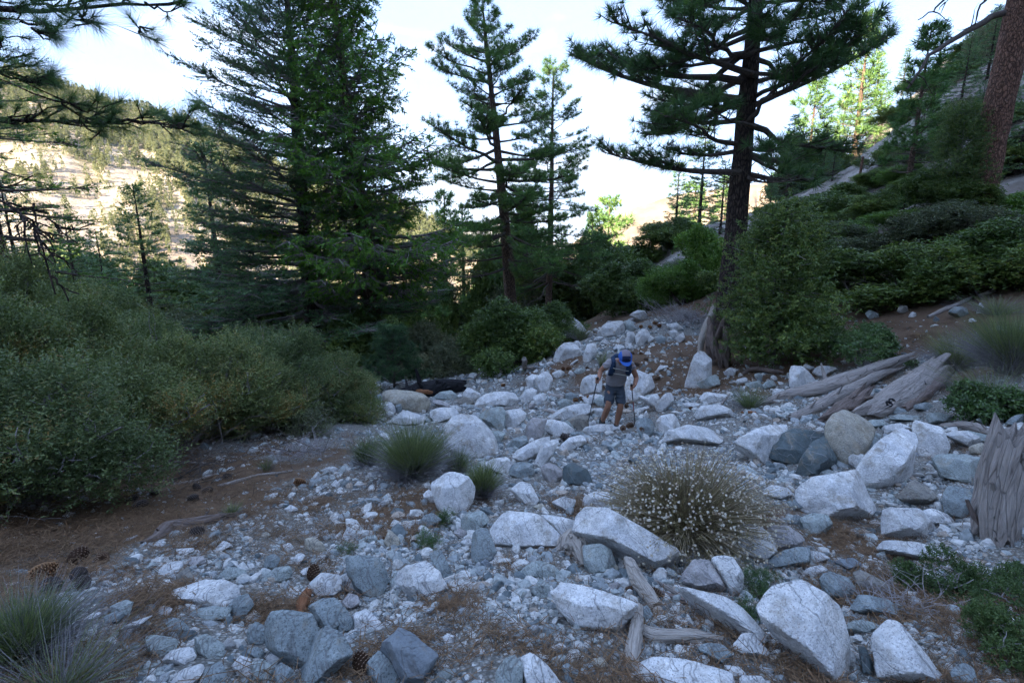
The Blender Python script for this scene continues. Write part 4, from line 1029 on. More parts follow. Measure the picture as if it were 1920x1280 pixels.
for k, (m_, px, Y, top, nm, lb) in enumerate(MID):
    place_proto(m_, mf if nm == 'fir_tree' else mpn, px, Y, top, lb, nm, 'conifers behind the wash', rz=k*1.3)
PS = proto('pine', 10, 6, w=.95, sc_=1.15)
SLOPE = [(PS, 1698, 378, 44, mpn, 'pine_tree', 'dark green pine with a clear lower trunk on the right slope'), (PF[1], 1760, 330, 205, mf, 'fir_tree', 'rounded green fir between the slope pine and the red trunk'),
 (PF[1], 1905, 330, 120, mf, 'fir_tree', 'dark fir behind the red trunk at the right edge'), (PF[1], 1600, 300, 130, mf, 'fir_tree', 'dark fir on the upper slope behind the limbs of the big pine'), (PF[0], 1650, 260, 150, mf, 'fir_tree', 'fir standing left of the dark green slope pine'),
 (PF[0], 1745, 215, 38, mf, 'fir_tree', 'pointed fir against the sky on the right ridge'), (PF[1], 1800, 200, 60, mf, 'fir_tree', 'ridge fir right of the pointed one'), (PF[1], 1850, 150, 10, mf, 'fir_tree', 'highest fir on the ridge behind the red trunk'), (PF[1], 1560, 340, 255, mf, 'fir_tree', 'small fir at the foot of the bare scree patch'),
 (PF[1], 1690, 420, 340, mf, 'fir_tree', 'little fir below the dark green slope pine'), (PF[1], 1900, 120, -60, mf, 'fir_tree', 'ridge fir in the upper right corner'), (PF[1], 1790, 290, 215, mf, 'fir_tree', 'low fir next to the left side of the red trunk'),
 (PF[1], 1720, 300, 190, mf, 'fir_tree', 'bushy fir behind the dark green slope pine'), (PF[0], 1640, 200, 95, mf, 'fir_tree', 'ridge fir above the scree patch'), (PF[1], 1830, 260, 150, mf, 'fir_tree', 'broad fir directly behind the red trunk'), (PF[1], 1580, 240, 150, mf, 'fir_tree', 'ridge fir at the left end of the upper slope'),
 (PF[0], 1690, 180, 90, mf, 'fir_tree', 'ridge fir left of the pointed one'), (PF[1], 1540, 330, 240, mf, 'fir_tree', 'fir under the lowest right limb of the big pine'), (PF[1], 1880, 200, 90, mf, 'fir_tree', 'fir on the upper slope at the right edge')]
for k, (m_, px, py, top, mt, nm, lb) in enumerate(SLOPE):
    place_proto(m_, mt, px, 0, top, lb, nm, 'conifers on the right slope', rz=k*2.1, base=G1(px, py))
for k, (px, Y, top, lb) in enumerate([(1592, 62, 25, 'tall golden sunlit pine seen through the big pine\'s right limbs'), (1130, 85, 372, 'small sunlit pine at the foot of the pale far hill'), (925, 92, 488, 'small yellow-green sunlit pine left of the leaning trunk'), (905, 100, 520, 'lowest sunlit pine down in the valley'), (1345, 95, 330, 'sunlit pine between firs left of the big dark trunk'), (1285, 90, 345, 'sunlit pine at the right end of the pale far hill'), (1505, 110, 370, 'sunlit pine glimpsed above the oak')]):
    place_proto(PP[k % 2], msun, px, Y, top, lb, 'pine_tree', 'sunlit pines beyond the shade', rz=k)

# right red trunk with its dead limb
def red_trunk():
    b = G1(1842, 352) - [0, 0, .4]; d = depth(b); e = link('pine_tree', None, loc=b, label='thick reddish-barked pine trunk rising out of frame at the right edge', cat='tree', group='pines at the edge of the wash')
    z = np.linspace(0, 12, 40); x = .02*z; ax = np.stack([x, .05*np.sin(z), z], -1); rad = .42 - .011*z; rad[0] = .50
    g_ = Geo(); V, F = tube(ax, rad, 40); n = fbm(V*np.array([9, 9, 2.2]), 3, 4); c = np.repeat(ax, 40, 0); V = V + unit(V - c)*(.02*np.sign(n)*np.abs(n)**.5)[:, None]; g_.add(V, F); link('trunk', g_.mesh('trunk', smooth=True), M_BARK_RED, parent=e)
    def limb(pxs, r0, wood, subs=0, q=np.random.default_rng(2), name='dead_limb'):
        pts = np.array([P(px, py, Y) for px, py, Y in pxs]) - b; t = np.linspace(0, 1, len(pts)); tt = np.linspace(0, 1, 14); pts = np.stack([np.interp(tt, t, pts[:, k]) for k in range(3)], -1) + q.normal(size=(14, 3))*.03
        g_ = Geo(); g_.tube(pts, r0*(1 - tt*.8), 7, rough=.01)
        for k in range(subs):
            i = q.integers(3, 13); L_ = q.uniform(.3, .9); dr = unit(q.normal(size=3) + [0, 0, -.3]); s_ = np.linspace(0, 1, 5); g_.tube(pts[i] + np.outer(s_*L_, dr) + np.cumsum(q.normal(size=(5, 3))*.03, 0), .02*(1 - s_*.8), 4, cap=False)
        link(name, g_.mesh(name, smooth=True), wood, parent=e)
    Yt = b[1]
    limb([(1880, 25, Yt), (1840, 45, Yt - .6), (1790, 72, Yt - 1.2), (1745, 105, Yt - 1.8), (1712, 150, Yt - 2.2), (1700, 170, Yt - 2.3)], .10, M_TWIG, 5)
    limb([(1885, -40, Yt), (1855, -5, Yt - .5), (1835, 12, Yt - .7), (1822, 50, Yt - .9)], .05, M_TWIG, 3, np.random.default_rng(8))
    limb([(1885, -130, Yt), (1800, -20, Yt - 1), (1760, 10, Yt - 1.5), (1722, 40, Yt - 1.8)], .06, M_TWIG, 4, np.random.default_rng(9))
    cr = Geo(); q = np.random.default_rng(6); z = q.uniform(9, 12, 500); a = q.uniform(0, 6.28, 500); R = q.uniform(1, 3.2, 500)
    P_ = np.stack([np.cos(a)*R, np.sin(a)*R, z + .1*R], -1); tile(cr, T_PINE, P_, unit(q.normal(size=(500, 3)) + [0, 0, .6]), .3, q); link('crown', cr.mesh('crown'), M_PINE, parent=e)
red_trunk()
def snag():
    b = G1(1607, 362); g_ = Geo(); H = 65*depth(b)/FPX; z = np.linspace(0, H, 6); g_.tube(np.stack([.03*z, 0*z, z], -1), .16*(1 - z/H*.6)*H/3, 7, rough=.03)
    e = link('dead_tree', None, loc=b, label='short limbless dead trunk standing on the bare scree', cat='tree'); link('trunk', g_.mesh('trunk', smooth=True), M_BARK_RED, parent=e)
snag()
# near pine limbs hanging in from the left; the tree itself stands just outside the frame
def overhang():
    b = on(-6.6, 4.6); e = link('pine_tree', None, loc=b, label='near pine whose long needled limbs hang in across the top left corner', cat='tree', group='pines at the edge of the wash')
    tr = Geo(); z = np.linspace(0, 11, 20); ax = np.stack([-.02*z, 0*z, z], -1); tr.tube(ax, .34 - .02*z, 20, rough=.03); link('trunk', tr.mesh('trunk', smooth=True), M_BARK_RED, parent=e)
    q = np.random.default_rng(17)
    def nearlimb(pxs, r0, nsub, tips, ln=.17, down=0.0, bare=False, first=0):
        pts = np.array([P(px, py, Y) for px, py, Y in pxs]); root = np.array([b[0], b[1], pts[0][2] - .1]); pts = np.vstack([root, pts]) - b
        d_ = np.r_[0, np.cumsum(np.linalg.norm(np.diff(pts, axis=0), axis=1))]; tt = np.linspace(0, d_[-1], 26); pts = np.stack([np.interp(tt, d_, pts[:, k]) for k in range(3)], -1); pts[1:] += np.cumsum(q.normal(size=(25, 3))*.008, 0)
        w = Geo(); n = Geo(); f = tt/tt[-1]; w.tube(pts, r0*(1 - .8*f), 8, rough=.006); P_, A_, S_ = [], [], []
        for k in range(nsub):
            i = int(q.uniform(.30, 1)*25); i = max(first, i); T = unit(pts[min(25, i + 1)] - pts[i - 1]); L_ = q.uniform(.25, .75)*(1.3 - f[i]); sg = 1 if k % 2 else -1
            dr = unit(T*.9 + np.array([q.normal()*.2, sg*.5, q.normal()*.30 - down])); s_ = np.linspace(0, 1, 7); sp_ = pts[i] + np.outer(s_*L_, dr) + np.outer(.22*L_*s_**2.2, [0, 0, 1]) + np.cumsum(q.normal(size=(7, 3))*.012, 0)
            w.tube(sp_, .011*(1 - s_*.6), 5, cap=False)
            for m in range(3):
                j = q.integers(2, 7) if m else 6; a = unit(dr + q.normal(size=3)*.5 + [0, 0, .35]); tp = sp_[j] + a*q.uniform(.04, .16)
                w.tube(np.array([sp_[j], tp]), .006, 4, cap=False)
                if not bare:
                    for u in range(1 if m else 2): P_.append(tp - a*.05*u); A_.append(a); S_.append(ln*q.uniform(.8, 1.1))
        if not bare:
            for u in range(tips): P_.append(pts[-1] - unit(pts[-1] - pts[-3])*.05*u); A_.append(unit(pts[-1] - pts[-3])); S_.append(ln)
        L0 = link('limb', w.mesh('limb', smooth=True), M_BARK_DK, parent=e)
        if not bare: tile(n, T_PINE_NEAR, P_, A_, np.array(S_), q); link('needles', n.mesh('needles'), M_PINE_NEAR, parent=L0)
    nearlimb([(-60, 6, 4.6), (60, 14, 4.6), (150, 12, 4.7), (250, 2, 4.8), (330, 6, 4.9), (350, -5, 5)], .042, 20, 2, .19, .10)
    nearlimb([(-60, 35, 4.2), (20, 40, 4.2), (80, 58, 4.2), (115, 62, 4.2)], .014, 9, 3, .19, .05)
    nearlimb([(60, 14, 4.6), (150, 38, 4.5), (215, 55, 4.5), (275, 75, 4.6)], .014, 14, 3, .19, .05, first=10)
    nearlimb([(-60, 216, 4.9), (60, 222, 4.9), (150, 222, 5), (240, 215, 5), (300, 225, 5.1), (370, 232, 5.2)], .035, 34, 2, .19, -.05)
    nearlimb([(-60, 110, 4.5), (0, 120, 4.5), (60, 150, 4.6), (110, 175, 4.7), (160, 195, 4.8)], .022, 20, 2, .19, -.1)
    nearlimb([(-60, 130, 4.5), (20, 165, 4.5), (90, 190, 4.6), (170, 205, 4.8)], .02, 9, 2, .19, -.05)
    nearlimb([(-60, 340, 4.6), (10, 380, 4.5), (45, 410, 4.4), (75, 445, 4.4), (85, 500, 4.4), (100, 545, 4.4)], .022, 16, 0, .19, .4, True)
    nearlimb([(-60, 350, 4.9), (30, 372, 4.8), (90, 432, 4.8), (130, 440, 4.8)], .012, 8, 0, .19, .2, True)
overhang()
# hillside conifers
def far_trees():
    q = np.random.default_rng(41)
    def ft(n, seed, w):
        z = q.uniform(.12, 1, n)**.9; R = w*(1 - z)**.8*q.uniform(.5, 1, n) + .02; a = q.uniform(0, 6.28, n)
        g_ = Geo(); tile(g_, [needle_tuft(q, 7, 1, .5, 20, 95)], np.stack([np.cos(a)*R, np.sin(a)*R, z], -1), unit(np.stack([np.cos(a), np.sin(a), .5 + 0*a], -1)), .13, q); g_.tube([(0, 0, -.1), (0, 0, .95)], [.022, .005], 4); return g_.mesh('far_conifer')
    M = mat_leaf('far_conifer_green', [(0, (.09, .115, .06)), (.5, (.14, .165, .085)), (1, (.20, .215, .12))], .2, .7)
    ms = [ft(48, 1, .30), ft(40, 2, .24), ft(52, 3, .36), ft(30, 4, .45)]
    for m in ms: m.materials.append(M)
    n = 15000; u = q.uniform(-400, 900, n); v = q.uniform(.12, 1.0, n); dn = fbm(np.stack([u*.014, v*5, 0*u], -1), 4, 8)
    ln = np.interp(u, [-200, 100, 400, 700], [.46, .50, .55, .55])
    keep = (q.uniform(0, 1, n) < np.where(v > ln, .78, .15 + .50*(dn > .0)) ) & ((dn > -.8) | (v > ln + .1)); u, v = u[keep], v[keep]; p = hill_pt(u, v)
    h = q.uniform(4, 10, len(u))*np.where(v > .5, .85, .65); bx, by = px_of(p); score = h/depth(p)*(bx > -20)*(bx < 620)
    # the part of the hillside that the trees near the camera leave open
    order = np.argsort(-score)[:290]; rest = np.setdiff1d(np.arange(len(u)), order)
    def row(v): return 'on the wooded upper slope' if v > .66 else 'just above the bare sand' if v > .48 else 'among the bare sandy gullies' if v > .3 else 'low on the far slope'
    def colm(x): return 'above the left edge shrubs' if x < 110 else 'left of the short bushy fir' if x < 230 else 'over the short bushy fir' if x < 350 else 'behind the big fir' if x < 520 else 'behind the cedar'
    for i in order:
        o = link('conifer', ms[q.integers(4)], None, loc=p[i], cat='tree', group='conifers on the far hillside', label=f'{"tall" if h[i] > 7.0 else "small" if h[i] < 4.5 else "middling"} sunlit conifer {row(v[i])} {colm(bx[i])}')
        s = h[i]; o.scale = (s, s, s); o.rotation_euler = (0, 0, q.uniform(0, 6.28))
    k = len(rest); s = h[rest]; gn_scatter('distant_forest', p[rest], np.stack([s, s, s], -1), np.stack([0*s, 0*s, q.uniform(0, 6.28, k)], -1), q.integers(0, 4, k), ms, M, 'sunlit forest of small conifers covering the far hillside')
far_trees()
# ------------------------------------------------------------------ shrubs
M_MAHOG = mat_leaf('mahogany_leaves', [(0, (0.067, 0.099, 0.036)), (.42, (0.126, 0.174, 0.065)), (.66, (0.222, 0.266, 0.105)), (.80, (0.237, 0.154, 0.050)), (1, (0.355, 0.210, 0.040))], .2, .5, .4)
M_OAK = mat_leaf('oak_leaves', [(0, (0.042, 0.083, 0.019)), (.5, (0.092, 0.151, 0.035)), (.9, (0.173, 0.229, 0.051)), (1, (0.325, 0.275, 0.074))], .22, .45, .5)
M_BRIGHT = mat_leaf('manzanita_leaves', [(0, (0.055, 0.129, 0.019)), (.5, (0.103, 0.205, 0.030)), (1, (0.206, 0.304, 0.056))], .25, .45, .5)
M_SAGE = mat_leaf('grey_green_leaves', [(0, (0.076, 0.095, 0.060)), (.5, (0.127, 0.152, 0.097)), (.9, (0.189, 0.198, 0.121)), (1, (0.253, 0.212, 0.121))], .2, .6, .3)
M_GLOSSY = mat_leaf('glossy_leaves', [(0, (0.036, 0.072, 0.022)), (.5, (0.066, 0.132, 0.036)), (.93, (0.120, 0.192, 0.060)), (1, (0.480, 0.240, 0.048))], .2, .35, .6)
M_WEED = mat_leaf('weed_leaves', [(0, (.04, .075, .025)), (.5, (.075, .125, .04)), (.9, (.12, .17, .065)), (1, (.22, .19, .10))], .25, .5, .4)
M_DRY = mat_plain('dry_stems', (.20, .17, .16), .9, .35, 25)
def shrub(w, h, dep, n, r, temps, ssc, lobes=14, stems=10, sink=.12, grey=30, lo=.15, upb=.5, rs=1.0):
    """stems, twigs and leaves of one shrub, base at the origin"""
    st, lf = Geo(), Geo(); th = r.uniform(0, 6.283, lobes); rr = np.sqrt(r.uniform(0, 1, lobes)); cz = r.uniform(lo, .78, lobes)*(1 - .45*rr**2)
    C_ = np.stack([np.cos(th)*rr*w*.36, np.sin(th)*rr*dep*.36, cz*h], -1); R = rs*r.uniform(.17, .34, lobes)[:, None]*np.array([w*.5, dep*.5, h*.8])*1.05
    for k in range(max(stems, lobes)):
        c = C_[k % lobes]; t = np.linspace(0, 1, 6); p = np.outer(t, c) + np.outer(np.sin(t*3.14), [0, 0, .05*h]) + np.cumsum(r.normal(size=(6, 3))*.018*w, 0)*t[:, None] + [0, 0, -.03]
        st.tube(p, (.014*(w + h)/2 + .006)*(1 - .75*t), 5, cap=False)
        for _ in range(5):
            d = unit(r.normal(size=3) + [0, 0, .5]); s_ = np.linspace(0, 1, 4); st.tube(c + np.outer(s_, d*R[k % lobes]*r.uniform(.5, 1.05)) + np.cumsum(r.normal(size=(4, 3))*.01*w, 0), .005*(1 - s_*.6)*(w**.5), 3, cap=False)
    L = r.integers(0, lobes, n); d = unit(r.normal(size=(n, 3)) + [0, 0, .35]); f = r.uniform(.25, 1, n)**.5; P_ = C_[L] + d*R[L]*f[:, None]
    P_ = P_ + .06*w*np.stack([fbm(P_*3/w, 2, 4), fbm(P_*3/w, 2, 5), fbm(P_*3/w, 2, 6)], -1); P_[:, 2] = np.abs(P_[:, 2] - .02)
    A_ = unit(d*.8 + r.normal(size=(n, 3))*.45 + [0, 0, upb]); rn = np.clip(r.uniform(0, 1, n)*.72 + .08 + .34*(vnoise(P_*1.6, 9)), 0, 1)
    tile(lf, temps, P_, A_, ssc*r.uniform(.7, 1.25, n), r, rnd=rn); return st.mesh('stems', smooth=True), lf.mesh('leaves')
_r = np.random.default_rng(55)
T_MAH = [sprig(_r, 12, 1.1, .19, .08) for _ in range(4)]; T_OAK = [sprig(_r, 9, .9, .34, .20) for _ in range(4)]; T_BIG = [sprig(_r, 8, .7, .42, .24) for _ in range(4)]
T_FARL = [sprig(_r, 9, 1.1, .34, .19) for _ in range(4)]
def put(meshes, mats, pos, label, name='shrub', group=None, rz=0, s=(1, 1, 1), cat='shrub'):
    e = link(name, None, loc=pos, label=label, cat=cat, group=group); e.rotation_euler = (0, 0, rz); e.scale = s
    for nm, me, m in zip(('stems', 'leaves'), meshes, mats): link(nm, me, m, parent=e)
    return e
r = np.random.default_rng(61)
# left mahogany thicket
SM = [shrub(2.2, 1.8, 2.0, 5600, r, T_MAH, .17, 26, 26, rs=.78, upb=.9, lo=.36), shrub(2.0, 1.5, 1.8, 5000, r, T_MAH, .16, 24, 24, rs=.78, upb=.9, lo=.33)]
LEFT = [ # px, Y, width m, height m, label
 (70, 4.3, 2.6, 1.75, 'nearest and biggest rust-tinged shrub at the left edge'), (250, 5.9, 2.5, 1.75, 'rust-tinged shrub jutting out over the needles, second from the left edge'), (150, 7.2, 3.0, 2.4, 'tall shrub behind the two rust-tinged ones'),
 (-60, 6.0, 2.8, 2.5, 'shrub cut by the left edge of the view'), (395, 7.6, 2.8, 2.0, 'dense grey-green shrub in the middle of the left thicket'), (330, 9.6, 3.4, 2.7, 'back shrub of the left thicket below the bushy fir'), (560, 9.0, 2.6, 2.2, 'shrub with pale bare limbs near the right end of the thicket'),
 (640, 9.6, 2.0, 1.35, 'low shrub at the right end of the left thicket'), (500, 8.0, 2.2, 1.45, 'low dark shrub overhanging the bare ground in mid thicket'), (490, 11.5, 3.2, 2.4, 'grey-green shrub behind the pale-limbed one'), (60, 10.0, 3.6, 3.2, 'farthest left shrub rising behind the thicket'), (200, 12, 3.6, 3.0, 'far shrub between the thicket and the low firs')]
for k, (px, Y, w, h, lb) in enumerate(LEFT):
    p = at(px, Y, -.05); me = SM[k % 2]; bw, bh = (2.2, 1.8) if k % 2 == 0 else (2.0, 1.5)
    put(me, (M_TWIG_GREY, M_MAHOG), p, lb, 'shrub', 'shrubs of the left thicket', k*1.7, (w/bw, w/bw, .86*h/bh))
# background shrubs: (px, base py, width px, height px, kind, label)
SB = {'o': (shrub(2, 1.5, 2, 5200, r, T_FARL, .15, 16), M_OAK, 2, 1.5), 'q': (shrub(2, 1.8, 2, 5200, r, T_FARL, .15, 13), M_OAK, 2, 1.8), 's': (shrub(2, 1.2, 2, 4800, r, T_FARL, .12, 18), M_SAGE, 2, 1.2), 'm': (shrub(2, 1.1, 2, 4800, r, T_FARL, .12, 18), M_BRIGHT, 2, 1.1)}
BG = """
800 700 150 95 s low grey-green shrub left of the deadwood at the end of the wash
700 690 170 120 q dark shrub behind the small pine sapling
880 690 170 90 s grey shrub at the end of the wash behind the deadwood
960 690 180 115 o yellow-green shrub at the end of the wash left of the rock pile
1030 640 140 68 o dark shrub behind the boulder at the top of the rock pile
860 640 160 90 s grey-purple shrub above the deadwood left of the leaning pine
1010 600 170 85 s shrub right of the leaning pine's foot
910 610 120 80 q dark shrub left of the leaning pine's foot
760 610 130 90 q dense dark bush right of the cedar's trunk
850 575 110 70 q bush in front of the slender valley pine
1100 600 200 144 o big round oak bush above the rock pile
1190 580 170 102 q dark bush right of the big round oak bush
1060 540 170 69 q tall dark bush in front of the second pine
1170 510 190 60 q tall bush below the pale far hill
1280 570 150 80 m bright green bush left of the oak tree
1240 520 150 37 s pale sage bush above the bright green one
1330 520 150 93 m bright bush at the foot of the big dark trunk
1260 460 150 46 o bush right of the small sunlit pine
1380 540 120 68 o bush half hiding the big dark trunk
1500 500 230 86 o broad bush right of the big dark trunk
1530 420 200 55 o bush below the scree patch
1620 470 220 62 s pale sage shrub on the bank below the bright manzanita
1700 420 150 32 m vivid green rounded manzanita on the right slope
1600 440 170 27 m low green mat left of the vivid manzanita
1600 560 280 86 o wide shrub overhanging the dark hollow on the right bank
1760 550 260 105 o big olive shrub on the right bank
1880 540 260 117 o big olive shrub at the right edge below the red trunk
1800 440 200 68 s pale shrub left of the red trunk's foot
1900 420 220 62 m green shrub right of the red trunk's foot
1780 380 150 80 q bush just left of the red trunk
1880 330 160 74 o dark bush right of the red trunk
1660 310 90 37 o bush on the lip of the scree
1820 140 110 27 m green bush high on the scree
1760 170 120 37 o dark bush on the upper scree
1850 100 120 37 o bush near the ridge top at the right
1700 230 110 34 o bush on the ridge between two firs
1600 400 120 31 q dark round bush beside the dead trunk
560 650 220 130 q dark undergrowth bush below the big fir
640 660 160 90 s grey bush between the fir and the cedar's foot
450 650 220 130 s bush behind the left thicket below the big fir
700 600 140 70 q bush behind the cedar's trunk
960 520 150 100 o low valley bush behind the leaning trunk
400 600 200 130 q dark bush behind the left thicket
1650 405 120 46 o dark bush at the right foot of the scree patch
1560 385 120 46 q bush below the left of the scree patch
1735 365 110 44 o bush between the slope pine and the young oak
1500 300 120 60 q bush on the slope behind the big pine
1900 230 110 40 o bush halfway up the slope behind the red trunk
1730 300 90 36 s pale bush in the middle of the right slope
1640 350 80 34 o small bush right of the limbless dead trunk
1570 300 70 30 s pale bush above the scree patch
1900 60 90 40 o bush on the skyline in the upper right corner
1860 40 90 36 s pale bush on the skyline behind the red trunk
1780 240 80 34 o bush below the ridge between the firs
1830 200 80 30 s pale low bush on the upper scree
1500 350 110 50 o bush beyond the oak beside the dark trunk
1700 340 90 34 m green bush at the foot of the dark green slope pine
250 600 260 140 q dark bush under the short bushy fir
100 600 260 150 q dark bush under the slim tree at the left edge
"""
for k, ln in enumerate(BG.strip().split('\n')):
    a = ln.split(' ', 5); px, by, w, h = map(float, a[:4]); me, m, bw, bh = SB[a[4]]; g = G1(px, by)
    if g[1] > 60: g = at(px, 45)
    s = depth(g)/FPX; tall = P(px, by - h, g[1])[2] - g[2]; put(me, (M_TWIG, m), g - [0, 0, .08], a[5], 'shrub', 'shrubs round the wash', k*2.4, (w*s/bw*1.15, w*s/bw*1.15, max(.3, (tall*1.08)/bh)))
# little oak tree in front of the right pine
def oak():
    q = np.random.default_rng(71); st, lf = Geo(), Geo(); b = at(1445, 11.9); z = np.linspace(0, 4.1, 12); ax = np.stack([.10*np.sin(z*2), .05*z, z], -1); st.tube(ax, .07*(1 - z/4.3) + .008, 8, rough=.01); P_, A_ = [], []
    for k in range(120):
        zz = q.uniform(.05, 4.0); f = zz/4.1; L_ = (1.75*(.35 + .65*math.sin(math.pi*min(1, f*.75 + .18)))*(1 - .45*f))*q.uniform(.55, 1.15); az = q.uniform(0, 6.28); d = np.array([math.cos(az), math.sin(az), q.uniform(-.1, .4)]); c = np.array([np.interp(zz, z, ax[:, 0]), np.interp(zz, z, ax[:, 1]), zz]); t = np.linspace(0, 1, 6)
        pth = c + np.outer(t*L_, d) + np.cumsum(q.normal(size=(6, 3))*.03, 0)*t[:, None]; st.tube(pth, .018*(1 - t*.8), 4, cap=False)
        n = int(46*L_ + 20); tt = q.uniform(.3, 1.0, n); pp = np.stack([np.interp(tt, t, pth[:, j]) for j in range(3)], -1) + q.normal(size=(n, 3))*[.20, .20, .17]; P_.append(pp); A_.append(unit(np.tile(d, (n, 1)) + q.normal(size=(n, 3))*.6 + [0, 0, .3]))
    P_ = np.vstack(P_); A_ = np.vstack(A_); tile(lf, T_OAK, P_, A_, .17*q.uniform(.7, 1.3, len(P_)), q)
    e = link('oak_tree', None, loc=b, label='small leafy green oak standing behind the pointed boulder', cat='tree'); e.scale = (.95, .95, .88); link('trunk', st.mesh('trunk', smooth=True), M_TWIG_GREY, parent=e); link('crown', lf.mesh('crown'), M_OAK, parent=e)
    # slim young oak on the right slope
    c = copy_thing(e, at(1790, 17.5), 1.2, (.62, .62, .72), 'slim pale young oak in front of the red trunk')
oak()
# pine sapling
def sapling():
    q = np.random.default_rng(73); g_ = conifer(1.55, .05, lambda f: .85*(1 - f)**.75 + .08, 13, 6, 'pine', q, (5, 40), .25, 12, .15, (0, 0), .025, 1.0, T_PINE, .10, dead_below=False, kbr=4)
    tree('pine_sapling', at(740, 14.6), g_, (M_TWIG, M_TWIG, mat_leaf('sapling_needles', [(0, (.025, .06, .03)), (.6, (.05, .105, .05)), (1, (.09, .155, .07))], .25, .5)), 'small bushy blue-green pine sapling at the left bank of the wash', 'sapling')
sapling()
# broom-like tufts: thin upright stems, green above and grey below
def blades(n, R, h, r, w=.006, lean=.5, seg=4, fan=1.0, base_r=.25):
    a = r.uniform(0, 6.283, n); q = np.sqrt(r.uniform(0, 1, n)); b = np.stack([np.cos(a)*q*R*base_r, np.sin(a)*q*R*base_r, 0*a], -1); hh = h*r.uniform(.6, 1.05, n)*(1 - .25*q)
    out = np.stack([np.cos(a), np.sin(a), 0*a], -1)*(q*R*fan)[:, None] + r.normal(size=(n, 3))*.16*R; t = np.linspace(0, 1, seg + 1)
    c = b[:, None] + out[:, None]*(t**1.3)[None, :, None]*(1 - base_r) + np.stack([0*hh, 0*hh, hh], -1)[:, None]*(t**.85)[None, :, None]
    bend = r.normal(size=(n, 3))*[1, 1, .35]*h*.16; c = c + bend[:, None]*(t**2)[None, :, None]; brk = r.random(n) < .12; c[brk, -1] = c[brk, -2] + r.normal(size=(int(brk.sum()), 3))*h*.12
    s = unit(np.cross(out + [0, 0, hh.mean()], r.normal(size=(n, 3))))*w/2; wd = (1 - .75*t)[None, :, None]; V = np.stack([c + s[:, None]*wd, c - s[:, None]*wd], 2).reshape(-1, 3)
    i = (np.arange(n)*(seg + 1)*2)[:, None, None] + np.arange(seg)[None, :, None]*2; F = (i + np.array([0, 1, 3, 2])).reshape(-1, 4); return V, F, c
M_BROOM = mat_leaf('broom_green', [(0, (.08, .11, .06)), (.6, (.15, .19, .09)), (1, (.26, .28, .14))], .25, .6)
M_GREYSTEM = mat_plain('grey_stem', (.21, .20, .205), .9, .35, 25)
def tuft(px, py, wpx, hpx, label, n=900, seed=1, greyf=.6, greyw=1.25, name='tuft', green=None, lean_fan=1.0, blade=.007):
    q = np.random.default_rng(seed); g = G1(px, py); s = depth(g)/FPX; R = wpx*s/2; h = hpx*s*1.05; n = int(n*1.4); blade *= .75; k9 = q.uniform(.8, 1.2, 1)
    e = link(name, None, loc=g, label=label, cat='shrub', group='broom-like tufts'); gg, ss = Geo(), Geo()
    V, F, _ = blades(n, R, h, q, blade, fan=lean_fan); gg.add(V, F, np.repeat(q.uniform(0, 1, n), 4)); link('green_stems', gg.mesh('green_stems'), green or M_BROOM, parent=e)
    V, F, _ = blades(int(n*.9), R*greyw, h*greyf, q, blade*.9, fan=1.15); ss.add(V, F); link('dry_stems', ss.mesh('dry_stems'), M_GREYSTEM, parent=e)
tuft(775, 895, 140, 108, 'bushy green broom-like tuft in front of the big pale boulders', 1500, 3)
tuft(690, 875, 60, 60, 'small green tuft left of the bushy one', 500, 4); tuft(905, 935, 62, 78, 'narrow green tuft hugging the rounded pale boulder', 700, 5); tuft(858, 885, 60, 45, 'low green tuft between the bushy and narrow ones', 400, 7)
tuft(1900, 700, 165, 130, 'big yellow-green tuft on grey stems at the right edge', 1900, 8, .6, 1.3); tuft(1790, 690, 110, 75, 'yellow-green tuft right of the weathered log pile', 800, 9, .5); tuft(1860, 760, 210, 80, 'mass of drooping dry grey stems below the yellow-green tuft', 300, 10, 1.0, 1.2, blade=.006)
tuft(45, 1235, 190, 120, 'pale green and grey tuft in the lower left corner', 1300, 11, .8, 1.5, blade=.004); tuft(110, 1310, 300, 90, 'flattened grey stems along the lower left corner', 250, 12, 1.1, 1.3, blade=.004); tuft(1090, 640, 60, 45, 'thin grey-green tuft beside the topmost boulder', 260, 13); tuft(1130, 690, 36, 36, 'wispy tuft behind the hiker\'s shoulder', 160, 14)
tuft(500, 885, 34, 30, 'wispy green sprig below the dead twig bush', 120, 15, blade=.004); tuft(435, 965, 46, 22, 'low green weed by the gnarled grey log', 160, 16, blade=.004); tuft(1405, 765, 90, 45, 'yellowish willow-like sprigs beside the pointed boulder', 260, 17, .4); tuft(1700, 575, 30, 26, 'tiny yucca on the right bank', 60, 18, .3, blade=.02)
tuft(1550, 640, 110, 30, 'thin dry grass on the right bank', 260, 19, .8); tuft(1870, 590, 120, 36, 'pale dry grass near the right edge of the bank', 300, 20, .8)
